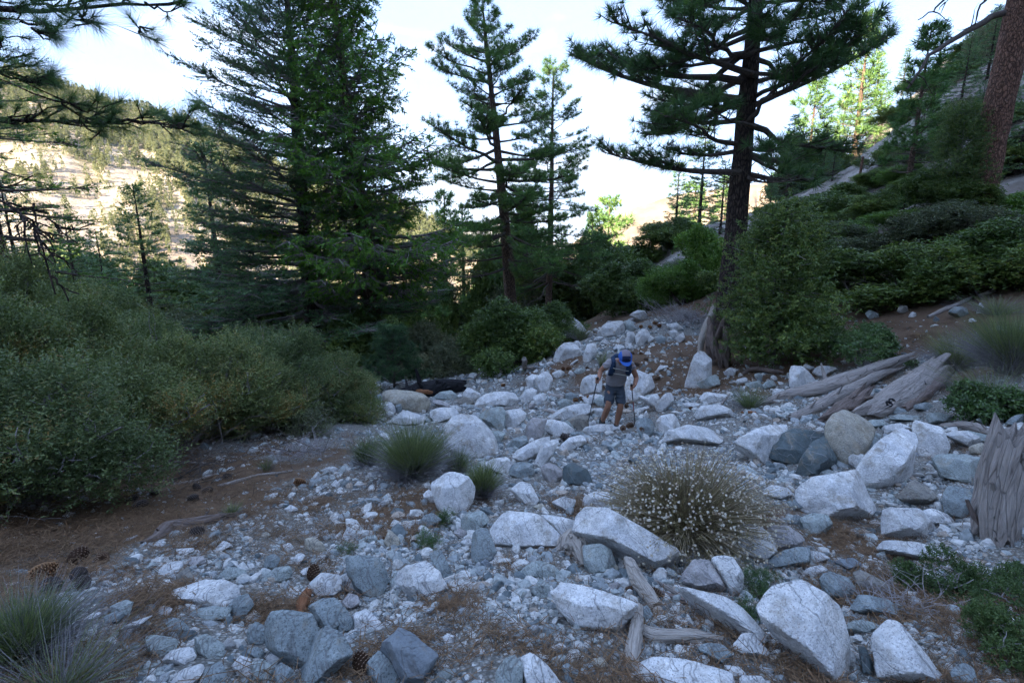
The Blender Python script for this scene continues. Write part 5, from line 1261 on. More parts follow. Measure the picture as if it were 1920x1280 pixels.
# buckwheat
def buckwheat():
    q = np.random.default_rng(81); g = G1(1282, 1005); s = depth(g)/FPX; R = 178*s; h = 160*s; e = link('buckwheat_bush', None, loc=g, label='domed bush covered in small round white flower heads on the boulders', cat='shrub')
    n = 2600; a = q.uniform(0, 6.283, n); th = np.arccos(q.uniform(.05, 1, n)); d = np.stack([np.sin(th)*np.cos(a), np.sin(th)*np.sin(a), np.cos(th)], -1); rr = q.uniform(.66, 1.04, n)*(1 + .16*vnoise(d*2.3, 5) + .08*vnoise(d*6, 8)); tip = d*np.array([R, R*.85, h])*rr[:, None] + [0, 0, .02]
    t = np.linspace(0, 1, 4); base = d*np.array([R, R, 0])*.12; c = base[:, None] + (tip - base)[:, None]*t[None, :, None] + np.array([0, 0, .12*h])[None, None]*np.sin(t*3.14)[None, :, None]*.8 + q.normal(size=(n, 4, 3))*.004
    sd = unit(np.cross(tip, q.normal(size=(n, 3))))*.0016; V = np.stack([c + sd[:, None], c - sd[:, None]], 2).reshape(-1, 3); i = (np.arange(n)*8)[:, None, None] + np.arange(3)[None, :, None]*2; F = (i + np.array([0, 1, 3, 2])).reshape(-1, 4)
    gg = Geo(); gg.add(V, F); link('stems', gg.mesh('stems'), mat_plain('buckwheat_stem', (.27, .22, .14), .9, .3), parent=e)
    lf = Geo(); m = 3600; k = q.integers(0, n, m); f = q.uniform(.35, .85, m); tile(lf, [sprig(_r, 6, 1, .5, .12)], tip[k]*f[:, None], unit(tip[k] + q.normal(size=(m, 3))*.3*R), .05, q); link('leaves', lf.mesh('leaves'), mat_leaf('buckwheat_leaf', [(0, (.13, .115, .065)), (.6, (.22, .195, .11)), (1, (.30, .25, .16))], .2), parent=e)
    fh = Geo(); V, F = ICO[2]; w_ = np.clip(.5 + 1.1*vnoise(d*4.5, 12), .04, 1); k = q.choice(n, 1950, replace=False, p=w_/w_.sum()); hs = []
    for _ in range(3):
        r_ = 1 + .22*q.normal(size=len(V)); hs.append((V*r_[:, None]*[1, 1, .75], F))
    tile(fh, hs, tip[k], d[k], q.uniform(.004, .0095, len(k)), q); link('flower_heads', fh.mesh('flower_heads'), mat_leaf('buckwheat_flower', [(0, (.36, .27, .21)), (.35, (.56, .48, .40)), (1, (.72, .67, .58))], .15, .8), parent=e)
buckwheat()
# leafy low plants on the right and small weeds
def leafy(px, py, wpx, hpx, label, mat, n, temps, ssc, seed, name='leafy_shrub', lobes=10, flat=1.0, grp='low leafy plants'):
    q = np.random.default_rng(seed); g = G1(px, py); s = depth(g)/FPX; me = shrub(wpx*s, hpx*s, wpx*s*flat, n, q, temps, ssc, lobes, lobes); return put(me, (M_TWIG_GREY, mat), g - [0, 0, .02], label, name, grp, 0)
leafy(1865, 790, 150, 85, 'dark green leafy bush with a few orange leaves beside the dry stems', M_GLOSSY, 1300, T_BIG, .105, 91)
leafy(1620, 690, 220, 85, 'low green leafy bush behind the weathered log pile', M_GLOSSY, 1500, T_BIG, .11, 92)
leafy(1850, 1120, 250, 130, 'sprawling bright green small-leaved plant at the lower right', M_WEED, 1900, T_OAK, .042, 93, 'ground_plant')
leafy(1900, 1240, 200, 130, 'sprawling green plant in the bottom right corner', M_WEED, 1600, T_OAK, .036, 94, 'ground_plant')
leafy(1730, 1110, 110, 80, 'thin-leaved green plant spilling toward the boulders', M_WEED, 900, T_OAK, .035, 95, 'ground_plant')
leafy(1420, 1110, 85, 60, 'trailing dark green weed between the two big right boulders', M_GLOSSY, 700, T_MAH, .05, 96, 'ground_plant'); leafy(1400, 1155, 55, 45, 'trailing weed hanging down beside the huge boulder', M_GLOSSY, 400, T_MAH, .045, 97, 'ground_plant')
leafy(800, 1030, 75, 40, 'low green weed in the middle gravel', M_GLOSSY, 380, T_MAH, .045, 98, 'ground_plant'); leafy(840, 985, 45, 45, 'little fern-like weed beside the rounded pale boulder', M_GLOSSY, 300, T_MAH, .05, 99, 'ground_plant'); leafy(650, 1035, 55, 28, 'sparse green weed left of the middle gravel', M_GLOSSY, 220, T_MAH, .04, 100, 'ground_plant')
leafy(560, 815, 170, 70, 'low bluish bush in the dark under the left thicket', M_SAGE, 1100, T_MAH, .14, 101); leafy(690, 790, 90, 80, 'dark bush at the right tip of the left thicket', M_MAHOG, 1100, T_MAH, .12, 102); leafy(800, 694, 110, 22, 'strip of bright green leaves behind the log at the end of the wash', M_BRIGHT, 600, T_BIG, .14, 103)
# dead twig bushes
def twigs(px, py, wpx, hpx, label, n, seed, mat=None, thick=.006):
    q = np.random.default_rng(seed); g = G1(px, py); s = depth(g)/FPX; R = wpx*s/2; h = hpx*s; G_ = Geo()
    for k in range(n):
        a = q.uniform(0, 6.28); d = unit(np.array([math.cos(a)*R, math.sin(a)*R, h*q.uniform(.3, 1)])); L_ = math.hypot(R, h)*q.uniform(.4, .8); t = np.linspace(0, 1, 6); b0 = q.normal(size=3)*[R*.45, R*.45, 0]
        p = b0 + np.outer(t*L_, d) + np.cumsum(q.normal(size=(6, 3))*.05*L_, 0)*t[:, None]; G_.tube(p, thick*(1 - t*.75), 4, cap=False)
        for _ in range(4):
            i = q.integers(1, 6); dd = unit(d + q.normal(size=3)*.8); l = L_*q.uniform(.15, .4); tt = np.linspace(0, 1, 4); G_.tube(p[i] + np.outer(tt*l, dd) + np.cumsum(q.normal(size=(4, 3))*.04*l, 0), thick*.5*(1 - tt*.7), 3, cap=False)
    link('dead_bush', G_.mesh('dead_bush'), mat or M_TWIG_GREY, loc=g, label=label, cat='dead bush', group='dead twiggy bushes')
twigs(570, 855, 130, 50, 'leafless grey twig bush at the edge of the left thicket', 60, 111); twigs(1290, 600, 130, 45, 'pale grey tangle of dead twigs above the rock pile', 90, 112, thick=.014); twigs(1690, 540, 220, 80, 'dark tangle of dead twigs in the hollow of the right bank', 90, 113, M_TWIG, .012)
twigs(760, 905, 80, 60, 'bleached bare twigs in front of the bushy green tuft', 22, 114, thick=.005); twigs(680, 850, 70, 45, 'dry purple-grey twigs at the right tip of the thicket', 40, 115, M_DRY); twigs(1690, 1150, 170, 70, 'dry grey twigs among the sprawling green plants', 60, 116, thick=.003); twigs(300, 900, 380, 75, 'dark dead twigs under the left thicket', 110, 117, M_TWIG, .006); twigs(1290, 1030, 130, 40, 'dry grass-like twigs at the foot of the white-flowered bush', 60, 118, M_DRY, .0022)
twigs(900, 610, 30, 80, 'pale forked dead branch sticking up behind the wash', 3, 119, thick=.03); twigs(60, 950, 200, 90, 'bare grey twigs sticking out of the nearest left shrub', 46, 120, M_TWIG_GREY, .0035)
# needle litter
def build_litter():
    q = np.random.default_rng(121); n = 26000; py = 600 + 760*q.uniform(0, 1, n)**.9; px = q.uniform(-160, 2080, n); g, ok = G(px, py); ok &= g[:, 1] < 14; g = g[ok]
    li = litter(g[:, 0], g[:, 1]); cl = fbm(g*3*np.array([1, 1, 0]), 3, 77); k = q.uniform(0, 1, len(g)) < np.clip(li*1.3 + .02 + .2*cl, 0, 1); g = g[k]; g[:, 2] += .006
    ms = []
    for j in range(6):
        m = 22; c = q.normal(size=(m, 3))*[.45, .45, .07]; a = q.uniform(0, 6.28, m) if j % 2 else q.normal(size=m)*.5; L_ = q.uniform(.5, 1, m); d = np.stack([np.cos(a), np.sin(a), q.normal(size=m)*.12], -1); nrm = np.stack([-d[:, 1], d[:, 0], 0*a], -1); bd = q.normal(size=m)*.10
        A0 = c - d*L_[:, None]/2; B0 = c + nrm*bd[:, None] + [0, 0, .04]; C0 = c + d*L_[:, None]/2; w = .011; V = np.stack([A0 + nrm*w, A0 - nrm*w, B0 + nrm*w, B0 - nrm*w, C0], 1).reshape(-1, 3); i = np.arange(m)[:, None]*5
        ms.append(mesh('needle_clump', V, np.concatenate([i + [0, 1, 2], i + [1, 3, 2], i + [2, 3, 4]]), q.uniform(0, 1, m*3)))
    s = .14*q.uniform(.8, 1.25, len(g))*np.clip(g[:, 1]/5, 1, 1.8)
    gn_scatter('needle_litter', g, np.stack([s, s, s], -1), np.stack([q.normal(size=len(g))*.12, q.normal(size=len(g))*.12, q.uniform(0, 6.28, len(g))], -1), q.integers(0, 6, len(g)), ms, mat_leaf('dead_needles', [(0, (.06, .038, .024)), (.5, (.14, .085, .05)), (1, (.25, .165, .10))], .1, .8, .2), 'fallen brown pine needles matted over the ground')
build_litter()
# ------------------------------------------------------------------ weathered wood
M_LOG = mat_wood('weathered_wood', (.30, .265, .24), (.42, .38, .35), (.12, .10, .09), (26, 26, 2.2))
M_LOG_PALE = mat_wood('bleached_wood', (.42, .37, .32), (.55, .50, .45), (.20, .165, .14), (34, 34, 3))
M_LOG_BROWN = mat_wood('old_brown_wood', (.16, .12, .10), (.26, .21, .19), (.05, .037, .03), (26, 26, 2.5))
M_CHAR = mat_wood('charred_wood', (.012, .012, .014), (.03, .03, .034), (.004, .004, .005), (18, 18, 6))
M_ROT = mat_wood('rotten_wood', (.22, .09, .04), (.33, .16, .08), (.06, .025, .014), (20, 20, 4))
def wood_mesh(name, pts, rad, r, k=26, n=44, groove=.14, twist=.6, flat=1.0, taper=True, jag=.12, flute=0.0):
    pts = np.asarray(pts, float); d = np.r_[0, np.cumsum(np.linalg.norm(np.diff(pts, axis=0), axis=1))]; t = np.linspace(0, d[-1], n)
    c = np.stack([np.interp(t, d, pts[:, i]) for i in range(3)], -1); rad = np.interp(t, d, rad) if np.ndim(rad) else np.full(n, rad)
    ker = np.ones(5)/5
    for i in range(3):
        pad = np.pad(c[:, i], 2, mode='edge'); c[2:-2, i] = np.convolve(pad, ker, 'valid')[2:-2]
    T = unit(np.gradient(c, axis=0)); ref = np.array([0, 0, 1.]) if abs(T[:, 2]).mean() < .8 else np.array([1., 0, 0]); A = unit(np.cross(T, ref)); B = np.cross(T, A)
    a = np.arange(k)*2*math.pi/k; aa, tt = np.meshgrid(a, t); sd = r.uniform(0, 50); R0 = rad.mean(); tw = aa + twist*tt + .55*fbm(np.stack([np.cos(aa)*1.3 + sd, np.sin(aa)*1.3, tt*.35/max(R0, .02)], -1), 3, 15)
    g = np.abs(vnoise(np.stack([np.cos(tw)*4.6 + sd, np.sin(tw)*4.6, tt*.7/max(R0, .02)*.12], -1), 3)) + .5*np.abs(vnoise(np.stack([np.cos(tw)*9 + sd, np.sin(tw)*9, tt*.2/max(R0, .02)], -1), 5))
    lump = fbm(np.stack([np.cos(aa)*.8 + sd, np.sin(aa)*.8, tt*.35/max(R0, .02)*.4], -1), 3, 7)
    fl = vnoise(np.stack([np.cos(tw)*1.7 + sd + 9, np.sin(tw)*1.7, tt*.8], -1), 13)
    R = rad[:, None]*(1 + .22*lump + flute*np.sign(fl)*np.abs(fl)**.6 - groove*(1 - np.clip(g*3.4, 0, 1))*1.5*np.clip(.5 + 1.2*vnoise(np.stack([np.cos(aa)*2 + sd, np.sin(aa)*2, tt*.5/max(R0, .02)], -1), 17), 0, 1.3) + .05*fbm(np.stack([np.cos(aa)*5 + sd, np.sin(aa)*5, tt*1.4/max(R0, .02)], -1), 3, 19))
    off = jag*R0*4*vnoise(np.stack([np.cos(aa)*3 + sd, np.sin(aa)*3, 0*aa], -1), 9)*(np.clip(1 - tt/(R0*5), 0, 1) + np.clip(1 - (d[-1] - tt)/(R0*5), 0, 1))
    V = c[:, None] + R[..., None]*(np.cos(a)[None, :, None]*A[:, None] + flat*np.sin(a)[None, :, None]*B[:, None]) + off[..., None]*T[:, None]; V = V.reshape(-1, 3)
    i = np.arange(n - 1)[:, None]*k; j = np.arange(k)[None]; F4 = np.stack([i + j, i + (j + 1) % k, i + k + (j + 1) % k, i + k + j], -1).reshape(-1, 4)
    V = np.vstack([V, c[0] + T[0]*R0*.3, c[-1] - T[-1]*R0*.3]); m = len(V); F3 = [(x, m - 2, (x + 1) % k) for x in range(k)] + [((n - 1)*k + (x + 1) % k, m - 1, (n - 1)*k + x) for x in range(k)]
    me = mesh(name, V, [F4, np.array(F3)], smooth=True, sharp=55)
    gc = np.vstack([np.stack([np.cos(aa)*R0, np.sin(aa)*R0, tt], -1).reshape(-1, 3), [[0, 0, 0], [0, 0, t[-1]]]]); at_ = me.attributes.new('g', 'FLOAT_VECTOR', 'POINT'); at_.data.foreach_set('vector', gc.astype(np.float32).ravel())
    return me, c, rad
def log(pxs, wpx, label, mat, seed, name='log', cat='log', lift=.5, knots=0, stubs=0, group='dead wood lying in the wash', parent=None, up=False, **kw):
    """pxs: list of photo points on the ground (px,py[,extra height m]); wpx: diameter(s) in photo pixels"""
    q = np.random.default_rng(seed); P0 = [G1(p[0], p[1], 0 if up or len(p) < 3 else p[2]) for p in pxs]
    if up: P0 = [P0[0]] + [P(p[0], p[1], P0[0][1] + .03*i) for i, p in enumerate(pxs) if i]; pxs = [p[:2] for p in pxs]
    s = np.array([depth(p) for p in P0])/FPX; w = np.broadcast_to(wpx, (len(pxs),))*s/2
    P1 = np.array([p + [0, 0, w[i]*lift*(0 if len(pxs[i]) > 2 else 1)] for i, p in enumerate(P0)]); b = P1[0]
    me, c, rad = wood_mesh(name, P1 - b, w, q, **kw)
    if not (knots or stubs): return link(name, me, mat, loc=b, label=label, cat=cat, group=group)
    e = link(name, None, loc=b, label=label, cat=cat, group=group); link('trunk', me, mat, parent=e)
    for k in range(knots):
        i = q.integers(6, len(c) - 6); dirn = unit(np.array([q.normal()*.3, -.8, q.uniform(.3, 1)])); R = rad[i]; p = c[i] + dirn*R*.9
        th = np.linspace(0, 6.283, 11)[:-1]; fr = frames(dirn[None], np.array([0.]))[0]; rr = R*q.uniform(.2, .3)
        ring = [p + (fr[:, 0]*np.cos(x) + fr[:, 1]*np.sin(x))*rr*f + dirn*h*rr for f, h in ((1.5, -.6), (1.25, .35), (.8, .3), (.45, -1.0)) for x in th]
        F = [(a*10 + j, a*10 + (j + 1) % 10, a*10 + 10 + (j + 1) % 10, a*10 + 10 + j) for a in range(3) for j in range(10)]; km = mesh('knot', np.array(ring), np.array(F), smooth=True); link('knot', km, M_CHAR, parent=e)
    for k in range(stubs):
        i = q.integers(5, len(c) - 5); dirn = unit(np.array([q.normal()*.5, q.normal()*.6 - .3, q.uniform(.4, 1)])); L_ = rad[i]*q.uniform(1.8, 3.2)
        sm, _, _ = wood_mesh('stub', np.array([c[i], c[i] + dirn*L_*.6, c[i] + dirn*L_]), np.array([rad[i]*.35, rad[i]*.22, rad[i]*.1]), q, k=10, n=10); link('stub', sm, mat, parent=e)
    return e
def Z(reg, *p): ox, oy, s = REG[reg]; return [(ox + a[0]/s, oy + a[1]/s) + tuple(a[2:]) for a in p]
log(Z('E', (390, 1085), (560, 1035), (740, 985, .1), (960, 915, .2), (1130, 850, .25), (1265, 800, .25)), [8, 20, 28, 28, 22, 11], 'long weathered grey log at the back of the log pile, tapering to the left', M_LOG, 1, knots=4, stubs=2, lift=.6, k=50, n=90, flute=.10, jag=.5)
log(Z('E', (615, 1150), (760, 1080, .06), (880, 1010, .1), (970, 970, .1), (1100, 900, .14), (1230, 850, .1)), [14, 22, 20, 22, 18, 10], 'middle split log of the weathered log pile', M_LOG, 2, knots=2, stubs=4, lift=.6, k=44, n=80, flute=.14, jag=.6)
log(Z('E', (1010, 1165), (1100, 1090, .1), (1220, 1010, .18), (1340, 920, .25), (1425, 850, .35)), [38, 46, 44, 38, 28], 'thickest cracked log at the front right of the log pile', M_LOG, 3, knots=3, stubs=0, lift=.7, k=60, n=90, flute=.08, jag=.5)
log(Z('E', (790, 1170), (880, 1110, .05), (960, 1060, .1), (1010, 1000, .18)), [22, 34, 32, 20], 'short hollowed log piece between the middle and thickest logs', M_LOG_BROWN, 4, stubs=3, lift=.5, k=36, n=50, flute=.2, jag=.7)
log(Z('E', (1230, 1110), (1350, 1010, .1), (1430, 940, .15), (1500, 880, .2)), [14, 20, 18, 12], 'brown log tucked behind the thickest log under the dry stems', M_LOG_BROWN, 5, lift=.6)
log(Z('E', (610, 945), (740, 950, .05)), [4, 5], 'thin grey stick lying across the blocky rock by the log pile', M_LOG, 6, name='stick', cat='stick')
log(Z('E', (1370, 585), (1450, 540, .05), (1530, 510, .05), (1612, 468, .05)), [7, 8, 7, 5], 'straight grey fallen branch on the right bank beside a rock', M_LOG, 7)
log(Z('E', (1660, 465), (1740, 430, .05)), [8, 9], 'short grey branch at the top of the right bank', M_LOG, 8)
log(Z('E', (1440, 1190), (1560, 1180, .04), (1640, 1195, .06), (1740, 1230, .05)), [8, 14, 18, 12], 'splintered flat grey wood beside the stump', M_LOG, 9, stubs=2)
log(Z('N', (1560, 560), (1570, 430, .22), (1590, 300, .46), (1620, 170, .66), (1650, 60, .82)), [66, 68, 66, 70, 66], 'big broken grey stump with split bark at the right edge', M_LOG, 10, name='stump', cat='stump', k=90, n=80, groove=.22, stubs=3, lift=.1, up=True, flute=.16, jag=.35, twist=.5)
log(Z('N', (1500, 520), (1490, 400), (1500, 250), (1540, 130)), [12, 18, 16, 6], 'narrow upright splinter of grey wood on the left side of the stump', M_LOG, 111, name='splinter', cat='wood', k=26, up=True, flute=.3, flat=.5)
log(Z('N', (1640, 560), (1660, 420), (1690, 250), (1700, 90)), [16, 26, 24, 8], 'pale curved slab of wood peeling from the stump at the frame edge', M_LOG_PALE, 112, name='bark_slab', cat='bark', k=26, up=True, flute=.3, flat=.4)
log(Z('N', (1500, 560), (1450, 450, .15), (1420, 370, .26)), [10, 14, 8], 'broken bark slab leaning left of the stump', M_LOG_BROWN, 11, name='bark_slab', cat='bark', flat=.35, up=True)
log(Z('M', (1580, 900, .02), (1530, 830, .05), (1480, 760, .08), (1440, 670, .12)), [22, 28, 26, 20], 'twisted spiral-grained driftwood stick', M_LOG_PALE, 12, name='driftwood', cat='driftwood', twist=9.0, groove=.3, k=40, n=70)
log(Z('M', (1450, 1240), (1455, 1130, .03), (1475, 1010, .05), (1490, 900, .08)), [14, 28, 26, 14], 'upright grey driftwood piece touching the big granite block', M_LOG_PALE, 13, name='driftwood', cat='driftwood', groove=.25, k=36)
log(Z('M', (1490, 1020), (1560, 1045, .02), (1640, 1040, .03), (1780, 1045, .03), (1900, 1060, .02)), [18, 26, 24, 24, 10], 'smooth pale driftwood limb lying level below the dry twigs', M_LOG_PALE, 14, name='driftwood', cat='driftwood', k=36)
log(Z('M', (1560, 770), (1640, 810, .02), (1710, 850, .02)), [7, 9, 5], 'small grey stick right of the twisted driftwood', M_LOG, 15, name='stick', cat='stick')
log(Z('M', (1580, 830), (1700, 870, .02), (1760, 880, .02)), [10, 14, 8], 'dark weathered stick above the pale driftwood limb', M_LOG_BROWN, 16, name='stick', cat='stick')
log(Z('M', (1110, 640), (1130, 590, .05), (1165, 570, .08), (1195, 620, .05), (1210, 700)), [22, 40, 44, 36, 12], 'knotty pale root burl between the slabs', M_LOG_PALE, 17, name='root', cat='root', groove=.35, k=40, stubs=2)
log(Z('L', (715, 590), (790, 555, .01), (830, 515, .02), (900, 495, .02), (1000, 480, .02), (1100, 455, .02), (1200, 440)), [10, 22, 30, 26, 22, 16, 8], 'gnarled grey log half sunk in pine needles on the left', M_LOG_BROWN, 18, groove=.3, stubs=2)
log(Z('L', (1090, 300), (1180, 275, .01), (1280, 245, .01), (1460, 220, .01)), [5, 8, 7, 4], 'slender curved grey branch on the gravel below the twig bush', M_LOG, 19, name='stick', cat='stick')
log(Z('L', (730, 185), (900, 175, .02), (1100, 185, .02)), [3, 4, 3], 'thin pale stick in the dark under the left thicket', M_LOG, 20, name='stick', cat='stick')
log(Z('L', (860, 290), (960, 275, .02), (1080, 235, .02)), [4, 6, 3], 'crooked stick on the needles left of the slender curved branch', M_LOG, 21, name='stick', cat='stick')
log(Z('L', (1495, 950), (1515, 880, .03), (1540, 820, .05)), [18, 26, 12], 'crumbling rusty-orange rotten wood chunk', M_ROT, 22, name='rotten_wood', cat='wood')
log(Z('L', (1560, 830), (1620, 835, .01), (1690, 845, .01)), [8, 10, 5], 'dark bark strip above the blue-grey rock', M_LOG_BROWN, 23, name='bark_slab', cat='bark')
log(Z('E', (330, 1115), (370, 1112, .01), (410, 1110, .01)), [5, 8, 4], 'small orange-brown wood chip on the sandy gravel', M_ROT, 24, name='wood_chip', cat='wood')
# charred log
log(Z('D', (400, 760, .05), (520, 740, .12), (600, 735, .15), (700, 715, .15), (800, 705, .14), (900, 700, .12)), [22, 34, 38, 34, 28, 20], 'charred black log lying behind the wide tan boulder', M_CHAR, 25, stubs=4, k=36, n=60, groove=.3)
log(Z('D', (520, 735, .2), (600, 745, .25), (640, 750, .2)), [6, 8, 5], 'unburnt orange-brown splinter on top of the charred log', M_ROT, 26, name='splinter', cat='wood')
for k, (p, w, lb) in enumerate([(((460, 572), (560, 575, .05), (640, 585, .05)), 9, 'brown fallen log at the back of the wash right of the sapling'), (((600, 605), (650, 585, .1), (760, 565, .12)), 7, 'grey log pointing at the sapling in the back deadwood'), (((735, 605), (790, 575, .12), (838, 545, .2)), 5, 'pale diagonal stick in the back deadwood'),
    (((840, 580), (900, 548, .15), (960, 545, .15), (1060, 550, .12)), 6, 'curved dark branch at the middle of the back deadwood'), (((1020, 545, .1), (1120, 560, .1), (1250, 555, .1)), 6, 'long grey branch at the right of the back deadwood'), (((1190, 560), (1210, 570, .05), (1260, 560, .05)), 9, 'short grey chunk in the back deadwood'),
    (((1385, 560), (1382, 530, .3), (1378, 480, .75)), 9, 'upright grey snag stub at the end of the wash'), (((1330, 560), (1420, 552, .1), (1460, 545, .1)), 6, 'low grey log at the foot of the upright snag stub'), (((510, 520, .1), (560, 490, .3), (610, 465, .4)), 8, 'pale leaning log in the bushes behind the bright leaves'), (((1575, 775), (1640, 782, .03), (1700, 785, .03)), 7, 'short weathered stick left of the hiker on the gravel'), (((1540, 895), (1600, 905, .05), (1640, 915, .05)), 6, 'little forked stick below the short weathered one'), (((1215, 880, .1), (1330, 872, .1)), 3, 'thin stick resting on the broad pale boulder'), (((40, 575, .1), (130, 560, .15), (180, 570, .1)), 14, 'brown log partly hidden left of the sapling')]):
    log(Z('D', *p), w, lb, M_LOG_BROWN if k in (0, 3, 12) else M_LOG, 40 + k, k=14, n=20)
# decayed stump and bleached root behind the pointed boulder
log(Z('E', (95, 800), (105, 720, .2), (130, 650, .45), (165, 570, .75), (175, 520, .95)), [10, 13, 14, 12, 8], 'bleached leaning root behind the pointed boulder', M_LOG_PALE, 60, name='root', cat='root', k=16, up=True)
log(Z('E', (200, 850), (195, 800, .15), (190, 730, .4), (185, 670, .65)), [42, 46, 40, 22], 'dark decayed stump between the pointed boulder and the oak', M_LOG_BROWN, 61, name='stump', cat='stump', groove=.4, k=36, stubs=3, jag=.3, up=True)
log(Z('E', (330, 905), (370, 870, .08), (430, 865, .1), (500, 880, .08), (560, 885, .05)), [6, 8, 10, 8, 5], 'gnarled branch on the stones left of the log pile', M_LOG_BROWN, 62, stubs=3)
log(Z('E', (210, 1075), (235, 1040, .05), (262, 1010, .1)), [4, 5, 3], 'short stick propped on the white rock beside the yellowish sprigs', M_LOG, 63, name='stick', cat='stick')
# bare scree branches on the right slope
log([(1632, 310), (1630, 296, .3), (1640, 285, .4)], [3, 3, 2], 'bleached fallen branch on the bare scree patch', M_LOG_PALE, 64, k=8, n=12)

# ------------------------------------------------------------------ pine cones
def cone_mesh():
    G_ = Geo(); n = 95; V0, F0 = ICO[2]; G_.add(V0*[.27, .27, .40], F0, .1)
    for i in range(n):
        f = (i + .5)/n; z = -.46 + .94*f; R = .34*math.sin(math.pi*(.10 + .86*f))**.75; a = i*2.39996; o = np.array([math.cos(a), math.sin(a), 0]); s = np.array([-o[1], o[0], 0]); u = np.array([0, 0, 1.]); w = .085*(.5 + R*1.8); L_ = .17 + .10*R
        p = o*R*.45 + u*z; t = p + o*L_ + u*.055; m = p + o*L_*.62 + u*.02
        V = np.array([p - s*w*.5, p + s*w*.5, m + s*w, t + s*w*.35, t - s*w*.35, m - s*w, m + u*.05, t + u*.05]); G_.add(V, [(0, 1, 2), (0, 2, 5), (5, 2, 3), (5, 3, 4), (0, 6, 5), (1, 2, 6), (6, 2, 3), (6, 3, 7), (5, 6, 7), (5, 7, 4), (3, 4, 7)], [.2]*4 + [.5]*4 + [.9]*3)
    return G_.mesh('pine_cone')
def cone_mat(name, a, b, c):
    t = NT(name); at_ = t.attr('rnd'); return t.base(t.ramp(at_.outputs['Fac'], [(0, a), (.5, b), (.9, c)]), .8)
MC = cone_mat('cone_brown', (.035, .02, .013), (.10, .055, .032), (.26, .18, .125)); MCR = cone_mat('cone_red', (.05, .02, .01), (.17, .075, .032), (.36, .21, .11)); MCG = cone_mat('cone_grey', (.03, .024, .022), (.075, .058, .05), (.22, .18, .16))
CM = {}
for nm, m in (('b', MC), ('r', MCR), ('g', MCG)): c_ = cone_mesh(); c_.materials.append(m); CM[nm] = c_
CONES = [('L', 395, 650, 95, 'b', 'dark open cone, upper left of the cluster on the needles'), ('L', 235, 725, 110, 'r', 'reddish brown cone, leftmost of the cluster on the needles'), ('L', 400, 740, 90, 'g', 'greyish cone in the middle of the cluster on the needles'), ('L', 265, 797, 105, 'g', 'greyish cone at the lower left of the cluster on the needles'), ('L', 420, 785, 85, 'g', 'greyish cone at the lower right of the cluster'), ('L', 515, 660, 80, 'b', 'dark cone at the right end of the cluster on the needles'),
 ('L', 985, 525, 62, 'g', 'cone leaning on the gnarled grey log'), ('L', 1503, 280, 52, 'r', 'bright rusty cone alone on the gravel'), ('L', 1040, 320, 48, 'g', 'grey cone nearest the slender curved branch'), ('L', 970, 357, 48, 'g', 'grey cone below the pair near the curved branch'), ('L', 988, 305, 44, 'g', 'left cone of the pair near the curved branch'), ('L', 710, 390, 60, 'g', 'dark cone at the edge of the thicket shade'), ('L', 660, 368, 50, 'g', 'half-shaded cone beside the one at the thicket\'s edge'), ('L', 775, 330, 40, 'g', 'cone deep in the thicket shade'), ('L', 1135, 250, 38, 'g', 'faint cone above the slender curved branch'),
 ('L', 1570, 735, 80, 'b', 'brown cone wedged beside the whitish rock above the rusty wood chunk'), ('L', 720, 1005, 60, 'g', 'weathered grey-purple cone among the lower left rocks'), ('M', 105, 1190, 110, 'b', 'large cone next to the smooth dark rock at the bottom'), ('M', 1442, 815, 50, 'b', 'cone left of the twisted driftwood'), ('M', 1575, 840, 70, 'b', 'cone right of the twisted driftwood'), ('M', 1125, 60, 55, 'g', 'cone on the rocks below the hiker\'s left pole'), ('M', 100, -12, 1, 'g', ''),
 ('C', 690, 1110, 90, 'b', 'left cone of the cluster at the tip of the right pole'), ('C', 780, 1075, 90, 'b', 'middle cone of the cluster at the tip of the right pole'), ('C', 900, 1100, 85, 'b', 'right cone of the cluster at the tip of the right pole'), ('C', 740, 835, 75, 'b', 'cone behind the hiker\'s right shin'), ('C', 125, 775, 60, 'r', 'left rusty cone of the row beside the hiker\'s left pole'), ('C', 195, 750, 50, 'r', 'middle rusty cone beside the hiker\'s left pole'), ('C', 260, 725, 55, 'r', 'right rusty cone beside the hiker\'s left pole'),
 ('C', 800, 208, 50, 'b', 'cone on the brown bank right of the hiker\'s cap'), ('C', 905, 210, 45, 'r', 'cone farther right on the brown bank'), ('C', 970, 280, 50, 'b', 'cone lower on the brown bank'), ('C', 850, 340, 65, 'b', 'cone beside the hiker\'s right shoulder'), ('C', 1105, 510, 75, 'b', 'cone on the big white boulder\'s right end'), ('C', 260, 385, 50, 'b', 'cone near the hiker\'s left hand'), ('C', 35, 385, 50, 'r', 'rusty cone left of the blocky white rock'), ('A', 1237, 868, 26, 'r', 'left rusty cone on the white block left of the hiker'), ('A', 1268, 865, 26, 'r', 'right rusty cone on the white block left of the hiker'),
 ('A', 1672, 633, 26, 'r', 'left rusty cone on top of the rock pile'), ('A', 1723, 636, 26, 'r', 'second rusty cone on top of the rock pile'), ('A', 1752, 612, 26, 'r', 'topmost rusty cone of the rock pile'), ('A', 1775, 628, 28, 'r', 'third rusty cone on top of the rock pile'), ('A', 905, 958, 24, 'r', 'lone rusty cone in the gravel of the wash'), ('A', 1310, 1040, 30, 'b', 'dark cone below the pair of white blocks'), ('A', 1340, 1035, 30, 'b', 'dark cone to the right of the one below the white blocks'), ('A', 850, 1075, 40, 'b', 'cone on top of the grey-green round boulder'),
 ('N', 45, 92, 30, 'b', 'cone at the left end of the white boulder above the buckwheat'), ('E', 45, 1090, 30, 'b', 'cone by the white boulder below the pointed boulder')]
q = np.random.default_rng(131)
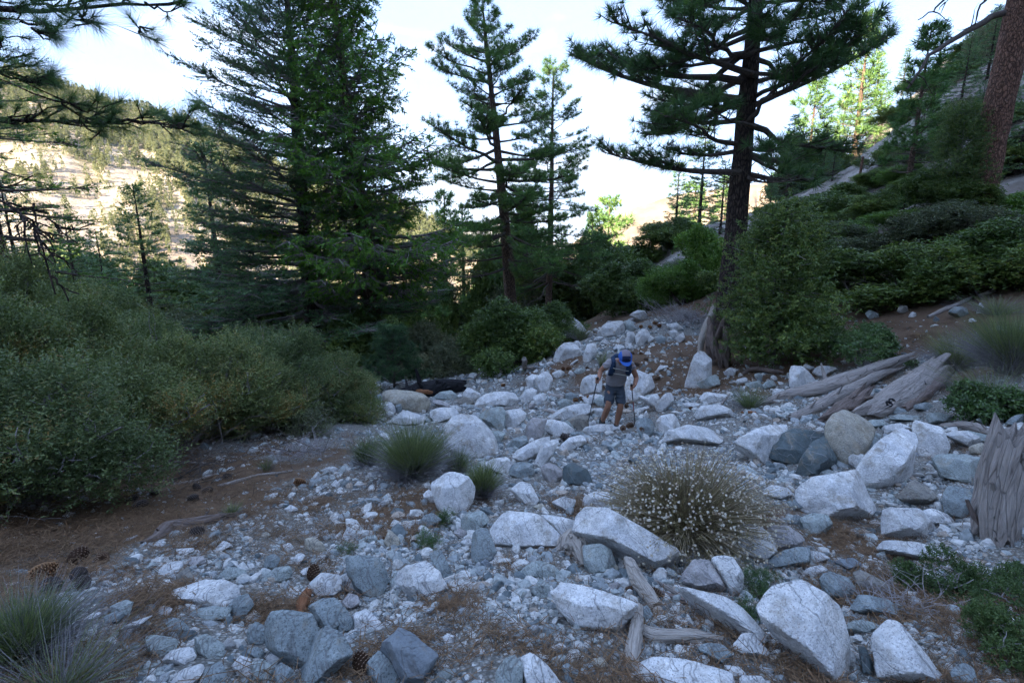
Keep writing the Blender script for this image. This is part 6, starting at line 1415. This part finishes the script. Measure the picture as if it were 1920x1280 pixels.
for reg, x, y, d_, c_, lb in CONES:
    if not lb: continue
    ox, oy, s = REG[reg]; px, py, w = ox + x/s, oy + y/s, d_/s; p = G1(px, py + w*.3); sz = w*depth(p)/FPX*1.12
    # rest on whatever rock is there
    o = link('pine_cone', CM[c_], None, loc=p + [0, 0, sz*.34], label=lb, cat='pine cone', group='fallen pine cones'); o.scale = (sz,)*3; o.rotation_euler = (q.uniform(1.1, 1.9), q.uniform(-.3, .3), q.uniform(0, 6.28))
    onr = [it for it, H in zip(rock_items, rock_px) if H[:, 0].min() < px < H[:, 0].max() and H[:, 1].min() < py < H[:, 1].max()]
    for it in onr:
        r_ = ray(px, py); mw = it['o']; loc = np.array(mw.location); me = mw.data; hit, co, nrm, fi = mw.ray_cast(Vector(-loc), Vector(unit(r_)))
        if hit:
            h = np.array(co) + loc
            if depth(h) < depth(p) + .5: o.location = [float(v) for v in h + np.array(nrm)*sz*.3]

# ------------------------------------------------------------------ hiker
def skin(name, J, E, mat, parent, sub=2, root=0, fold=0.0):
    """J: list of (x,y,z,rx,ry) joints, E: edges; one continuous surface"""
    me = bpy.data.meshes.new(name); me.from_pydata([j[:3] for j in J], E, []); o = bpy.data.objects.new(name, me); COL.objects.link(o)
    m = o.modifiers.new('skin', 'SKIN'); m.use_smooth_shade = True; m.branch_smoothing = .6
    for i, j in enumerate(J): me.skin_vertices[0].data[i].radius = (j[3], j[4] if len(j) > 4 else j[3]); me.skin_vertices[0].data[i].use_root = i == root
    s = o.modifiers.new('sub', 'SUBSURF'); s.levels = sub; s.render_levels = sub
    dg = bpy.context.evaluated_depsgraph_get(); ev = bpy.data.meshes.new_from_object(o.evaluated_get(dg)); bpy.data.objects.remove(o)
    for p in ev.polygons: p.use_smooth = True
    if fold:
        co = np.zeros(len(ev.vertices)*3, np.float32); ev.vertices.foreach_get('co', co); co = co.reshape(-1, 3).astype(float); nn = np.zeros(len(ev.vertices)*3, np.float32); ev.vertices.foreach_get('normal', nn); nn = nn.reshape(-1, 3)
        wv = vnoise(co*[9, 9, 20] + 3, 4); w2 = vnoise(co*[26, 26, 15], 6); co = co + nn*(fold*(1 - 2.4*np.abs(wv)) + fold*.5*w2)[:, None]; ev.vertices.foreach_set('co', co.astype(np.float32).ravel()); ev.update()
    ev.name = name; ev.materials.clear(); return link(name, ev, mat, parent=parent)
def hiker():
    foot = G1(1150, 806); e = link('person', None, loc=foot, label='hiker in blue cap, grey shirt and dark shorts bent over two trekking poles', cat='person'); e.scale = (1.13, 1.13, 1.13)
    sk = mat_plain('skin', (.30, .155, .10), .55, .08, 20); shirt = mat_plain('shirt_grey', (.27, .255, .265), .85, .12, 60); short = mat_plain('shorts', (.055, .07, .09), .85, .12, 60); navy = mat_plain('vest_navy', (.015, .035, .075), .7, .2, 60)
    blue = mat_plain('cap_blue', (.03, .11, .40), .7, .08, 60); capg = mat_plain('cap_grey', (.19, .16, .19), .8, .08, 60); capn = mat_plain('cap_navy', (.012, .018, .05), .7, .08, 60); boot = mat_plain('boot', (.05, .055, .055), .85, .3, 60); blk = mat_plain('black_rubber', (.012, .012, .014), .5, .1); hair = mat_plain('hair', (.03, .02, .015), .8, .2); strap = mat_plain('strap_pale', (.34, .36, .33), .7, .1)
    U = .01
    # joints: x to the viewer's right, y away from the viewer, z up
    J = [(0, .03, .86, .10, .075), (.005, -.04, .98, .10, .075), (.01, -.13, 1.10, .12, .085), (.01, -.21, 1.22, .12, .085), (.03, -.27, 1.29, .055), (.05, -.335, 1.325, .07, .08), (.055, -.375, 1.34, .085, .095), (.058, -.40, 1.385, .075, .085),   # pelvis .. head
         (-.17, -.20, 1.235, .058), (-.285, -.14, 1.075, .045), (-.325, -.28, .985, .034), (-.355, -.36, .985, .024),           # viewer-left arm
         (.19, -.19, 1.215, .058), (.315, -.13, .97, .045), (.26, -.27, .885, .034), (.215, -.335, .87, .024),              # viewer-right arm
         (-.095, .02, .76, .066), (-.122, -.13, .49, .056), (-.155, -.03, .30, .056), (-.175, .10, .13, .038), (-.18, .12, .05, .04), (-.195, .0, .015, .04),
         (.085, .03, .76, .066), (.085, -.10, .48, .056), (.065, -.05, .28, .056), (.045, .0, .10, .038), (.045, .0, .03, .04), (.05, -.13, .0, .038)]
    E = [(0, 1), (1, 2), (2, 3), (3, 4), (4, 5), (5, 6), (6, 7), (3, 8), (8, 9), (9, 10), (10, 11), (3, 12), (12, 13), (13, 14), (14, 15), (0, 16), (16, 17), (17, 18), (18, 19), (19, 20), (20, 21), (0, 22), (22, 23), (23, 24), (24, 25), (25, 26), (26, 27)]
    J = [tuple([j[0], j[1], j[2]] + list(j[3:])) for j in J]; skin('body', J, E, sk, e)
    skin('shirt', [(0, .035, .80, .19, .15), (.005, -.02, .93, .18, .135), (.01, -.13, 1.10, .18, .135), (.01, -.205, 1.22, .17, .125), (.025, -.25, 1.275, .085), (-.165, -.20, 1.24, .082), (-.235, -.165, 1.14, .074), (.185, -.19, 1.22, .082), (.255, -.155, 1.10, .074)], [(0, 1), (1, 2), (2, 3), (3, 4), (3, 5), (5, 6), (3, 7), (7, 8)], shirt, e, 3, fold=.010)
    skin('shorts', [(0, .02, .93, .17, .13), (0, .03, .82, .18, .14), (-.092, .01, .70, .098), (-.112, -.10, .47, .09), (.088, .02, .70, .098), (.088, -.08, .45, .09)], [(0, 1), (1, 2), (2, 3), (1, 4), (4, 5)], short, e, 3, fold=.010)
    for nm, s0 in (('boot', [(-.172, .10, .20, .055), (-.178, .12, .07, .06), (-.195, .02, .03, .052), (-.205, -.07, .02, .045)]), ('boot', [(.045, 0, .13, .055), (.045, .01, .03, .06), (.05, -.10, 0, .052), (.052, -.18, -.005, .045)])): skin(nm, s0, [(0, 1), (1, 2), (2, 3)], boot, e, 2)
    # face looking down
    skin('nose', [(.058, -.455, 1.335, .012), (.058, -.475, 1.315, .014)], [(0, 1)], sk, e, 1)
    for s_ in (-1, 1): skin('ear', [(.056 + s_*.088, -.375, 1.345, .012, .02), (.056 + s_*.095, -.37, 1.32, .01, .016)], [(0, 1)], sk, e, 1)
    for s_ in (-1, 1): skin('eye', [(.058 + s_*.032, -.458, 1.345, .009), (.058 + s_*.032, -.46, 1.343, .008)], [(0, 1)], blk, e, 1)
    skin('mouth', [(.035, -.452, 1.285, .006), (.058, -.46, 1.283, .007), (.081, -.452, 1.285, .006)], [(0, 1), (1, 2)], mat_plain('lips', (.25, .09, .07), .6, .05), e, 1)
    skin('hair', [(.055, -.34, 1.36, .092, .088), (.055, -.31, 1.335, .08, .07)], [(0, 1)], hair, e, 2)
    # cap: crown panels and brim
    c = np.array([.056, -.385, 1.375]); ax = unit(np.array([0, -.45, .89])); fw = unit(np.array([0, -.89, -.45])); sd = np.array([1., 0, 0])
    uu, vv = np.meshgrid(np.linspace(-1, 1, 25), np.linspace(-1, 1, 33)); TH = vv*1.66; X = np.sin(uu*math.pi/2)      # panels run front to back over the crown
    rr = np.sqrt(1 - X**2); W = c + (X*.108)[..., None]*sd + (rr*np.sin(TH)*.122)[..., None]*fw + (rr*np.cos(TH)*.118)[..., None]*ax; W = W.reshape(-1, 3)
    ii, jj = np.meshgrid(np.arange(32), np.arange(24), indexing='ij'); F0 = np.stack([ii*25 + jj, ii*25 + jj + 1, ii*25 + jj + 26, ii*25 + jj + 25], -1).reshape(-1, 4); cx = np.abs(uu[:-1, :-1] + 1/24).ravel(); cv = (vv[:-1, :-1] + 1/32).ravel()
    cap = link('cap', None, parent=e)
    for nm, msk, m in (('side_panel', cx > .42, blue), ('front_panel', (cx <= .42) & (cv > .42), capn), ('top_panel', (cx <= .42) & (cv <= .42), capg)): link(nm, mesh(nm, W, F0[msk], smooth=True), m, parent=cap)
    a = np.linspace(-1.15, 1.15, 17); inn = np.stack([np.sin(a)*.100, np.cos(a)*.112, 0*a - .008], -1); out = np.stack([np.sin(a)*.112, .112*np.cos(a) + .075*np.cos(a*1.25).clip(0), -.02 - .012*np.cos(a)], -1)
    L3 = np.vstack([inn, out]); Wb = c + L3[:, :1]*sd + L3[:, 1:2]*fw + L3[:, 2:]*ax; Wt = Wb + ax*.005; i = np.arange(16); F = np.concatenate([np.stack([i, i + 1, i + 18, i + 17], -1), np.stack([i + 34, i + 35, i + 52, i + 51], -1), np.stack([i + 17, i + 18, i + 52, i + 51], -1)]); link('brim', mesh('brim', np.vstack([Wb, Wt]), F, smooth=True, sharp=60), blue, parent=cap)
    # little white logo bar on the front panel, right side
    lg = c + sd*.045 + fw*.102 + ax*.038; G_ = Geo()
    for dx in (-.008, .008): G_.tube([lg + sd*(dx - .007), lg + sd*(dx + .007) + ax*.004], .0032, 5)
    link('logo', G_.mesh('logo'), strap, parent=cap)
    # running vest: two front straps with pockets, chest straps
    vest = link('vest', None, parent=e)
    for s_, off in ((-1, -.005), (1, .02)):
        skin('shoulder_strap', [(.02 + s_*.125, -.20, 1.345, .030, .022), (.02 + s_*.125, -.315, 1.275, .034, .025), (.015 + s_*.13, -.315, 1.19, .046, .028), (.01 + s_*.135, -.275, 1.10, .052, .032), (.01 + s_*.15, -.19, 1.02, .035, .025)], [(0, 1), (1, 2), (2, 3), (3, 4)], navy, vest, fold=.005)
    for z, y, nm in ((1.16, -.335, 'chest_strap'), (1.065, -.28, 'chest_strap')):
        a = np.linspace(-.115, .13, 8); G_ = Geo(); G_.tube(np.stack([a, y - .02*np.cos(a*9), z - .02*a/.1], -1), .007, 6); link(nm, G_.mesh(nm, smooth=True), strap, parent=vest)
    skin('back_pack', [(.02, -.10, 1.36, .11, .06), (.01, -.02, 1.24, .12, .06), (.01, .05, 1.10, .10, .05)], [(0, 1), (1, 2)], navy, vest)
    # hands gripping the poles: palm and five curled fingers each
    def hand(gx, gy, gz, wr, s_):
        g = np.array([gx, gy, gz]); w = np.array(wr); d = unit(g - w); J = [(*(w), .026, .022), (*(w + d*.035), .034, .022)]; E = [(0, 1)]; skin('palm', J + [(*(g + [0, .012, 0]), .036, .022)], E + [(1, 2)], sk, e, 2)
        for k in range(4):
            z = .030 - k*.021; f = .9 if k in (0, 3) else 1.0; a = np.array([0, 1, 1.9, 2.9, 3.6])*f; R = .026; pts = [(gx - s_*R*math.cos(t)*1.05, gy - R*math.sin(t), gz + z - .003*t, .0105 - .0008*j) for j, t in enumerate(a)]; skin('finger', pts, [(0, 1), (1, 2), (2, 3), (3, 4)], sk, e, 1)
        skin('thumb', [(gx + s_*.012, gy + .018, gz + .030, .012), (gx + s_*.024, gy - .012, gz + .045, .011), (gx + s_*.006, gy - .030, gz + .050, .0095)], [(0, 1), (1, 2)], sk, e, 1)
    hand(-.375, -.40, 1.0, (-.352, -.345, .985), -1); hand(.185, -.37, .875, (.222, -.325, .872), 1)
    G_ = Geo(); a = np.linspace(0, 6.283, 15); G_.tube(np.stack([.232 + .028*np.cos(a), -.31 + .0*a + .012*np.cos(a), .875 + .028*np.sin(a)], -1), .008, 6); skin('watch', [(.248, -.315, .895, .017, .012), (.256, -.318, .875, .017, .012)], [(0, 1)], blk, e, 1); link('watch_strap', G_.mesh('watch_strap', smooth=True), blk, parent=e)
    red = mat_plain('pole_red', (.28, .03, .03), .4, .05); car = mat_plain('pole_dark', (.03, .03, .035), .35, .1)
    for g, tip, lb in (((-.375, -.40, 1.0), G1(1101, 799), 'dark trekking pole in the hiker\'s raised hand on the side of the green tuft'), ((.185, -.37, .875), G1(1191, 796), 'dark trekking pole with a red section planted by the cones')):
        top = np.array(foot) + np.array(g)*1.13; tp = np.array(tip); dr = unit(top - tp); L_ = np.linalg.norm(top - tp); p = link('trekking_pole', None, loc=tp, label=lb, cat='trekking pole', group='trekking poles')
        def seg(nm, a, b, r0, r1, m):
            G_ = Geo(); t = np.linspace(a, b, 5); G_.tube(np.outer(t, dr), np.linspace(r0, r1, 5), 10); link(nm, G_.mesh(nm, smooth=True), m, parent=p)
        seg('tip', 0, .06, .004, .007, blk); seg('lower_shaft', .06, L_*.36, .0065, .0075, car); seg('middle_shaft', L_*.36, L_*.66, .0078, .0085, red if g[0] > 0 else car); seg('lock', L_*.35, L_*.38, .014, .014, strap); seg('lock', L_*.65, L_*.68, .015, .015, strap); seg('upper_shaft', L_*.66, L_ - .07, .009, .010, car); seg('grip', L_ - .08, L_ + .07, .016, .021, blk); seg('basket', .05, .058, .028, .028, blk)
hiker()
# ------------------------------------------------------------------ thin valley haze
LOWZ = min(min(c[2] for c in o.bound_box) for o in bpy.data.objects if o.type == 'MESH' and o.get('kind') == 'structure') - 1.5
TOPZ = max(max(c[2] for c in o.bound_box) for o in bpy.data.objects if o.type == 'MESH' and o.get('kind') == 'structure')
def haze():
    lo = np.array([-2600, -700, LOWZ]); hi = np.array([2600, 2400, TOPZ + 60])
    V = np.array([[(hi if i & 1 else lo)[0], (hi if i & 2 else lo)[1], (hi if i & 4 else lo)[2]] for i in range(8)]); F = np.array([(0, 2, 3, 1), (4, 5, 7, 6), (0, 1, 5, 4), (2, 6, 7, 3), (0, 4, 6, 2), (1, 3, 7, 5)])
    m = bpy.data.materials.new('haze'); m.use_nodes = True; t = m.node_tree; t.nodes.clear(); o = t.nodes.new('ShaderNodeOutputMaterial'); v = t.nodes.new('ShaderNodeVolumePrincipled')
    v.inputs['Color'].default_value = (.85, .92, 1, 1); v.inputs['Density'].default_value = 0.00006; v.inputs['Anisotropy'].default_value = .2; t.links.new(v.outputs[0], o.inputs['Volume'])
    link('haze', mesh('haze', V, F), m, kind='stuff', label='thin pale haze in the valley air')
haze()
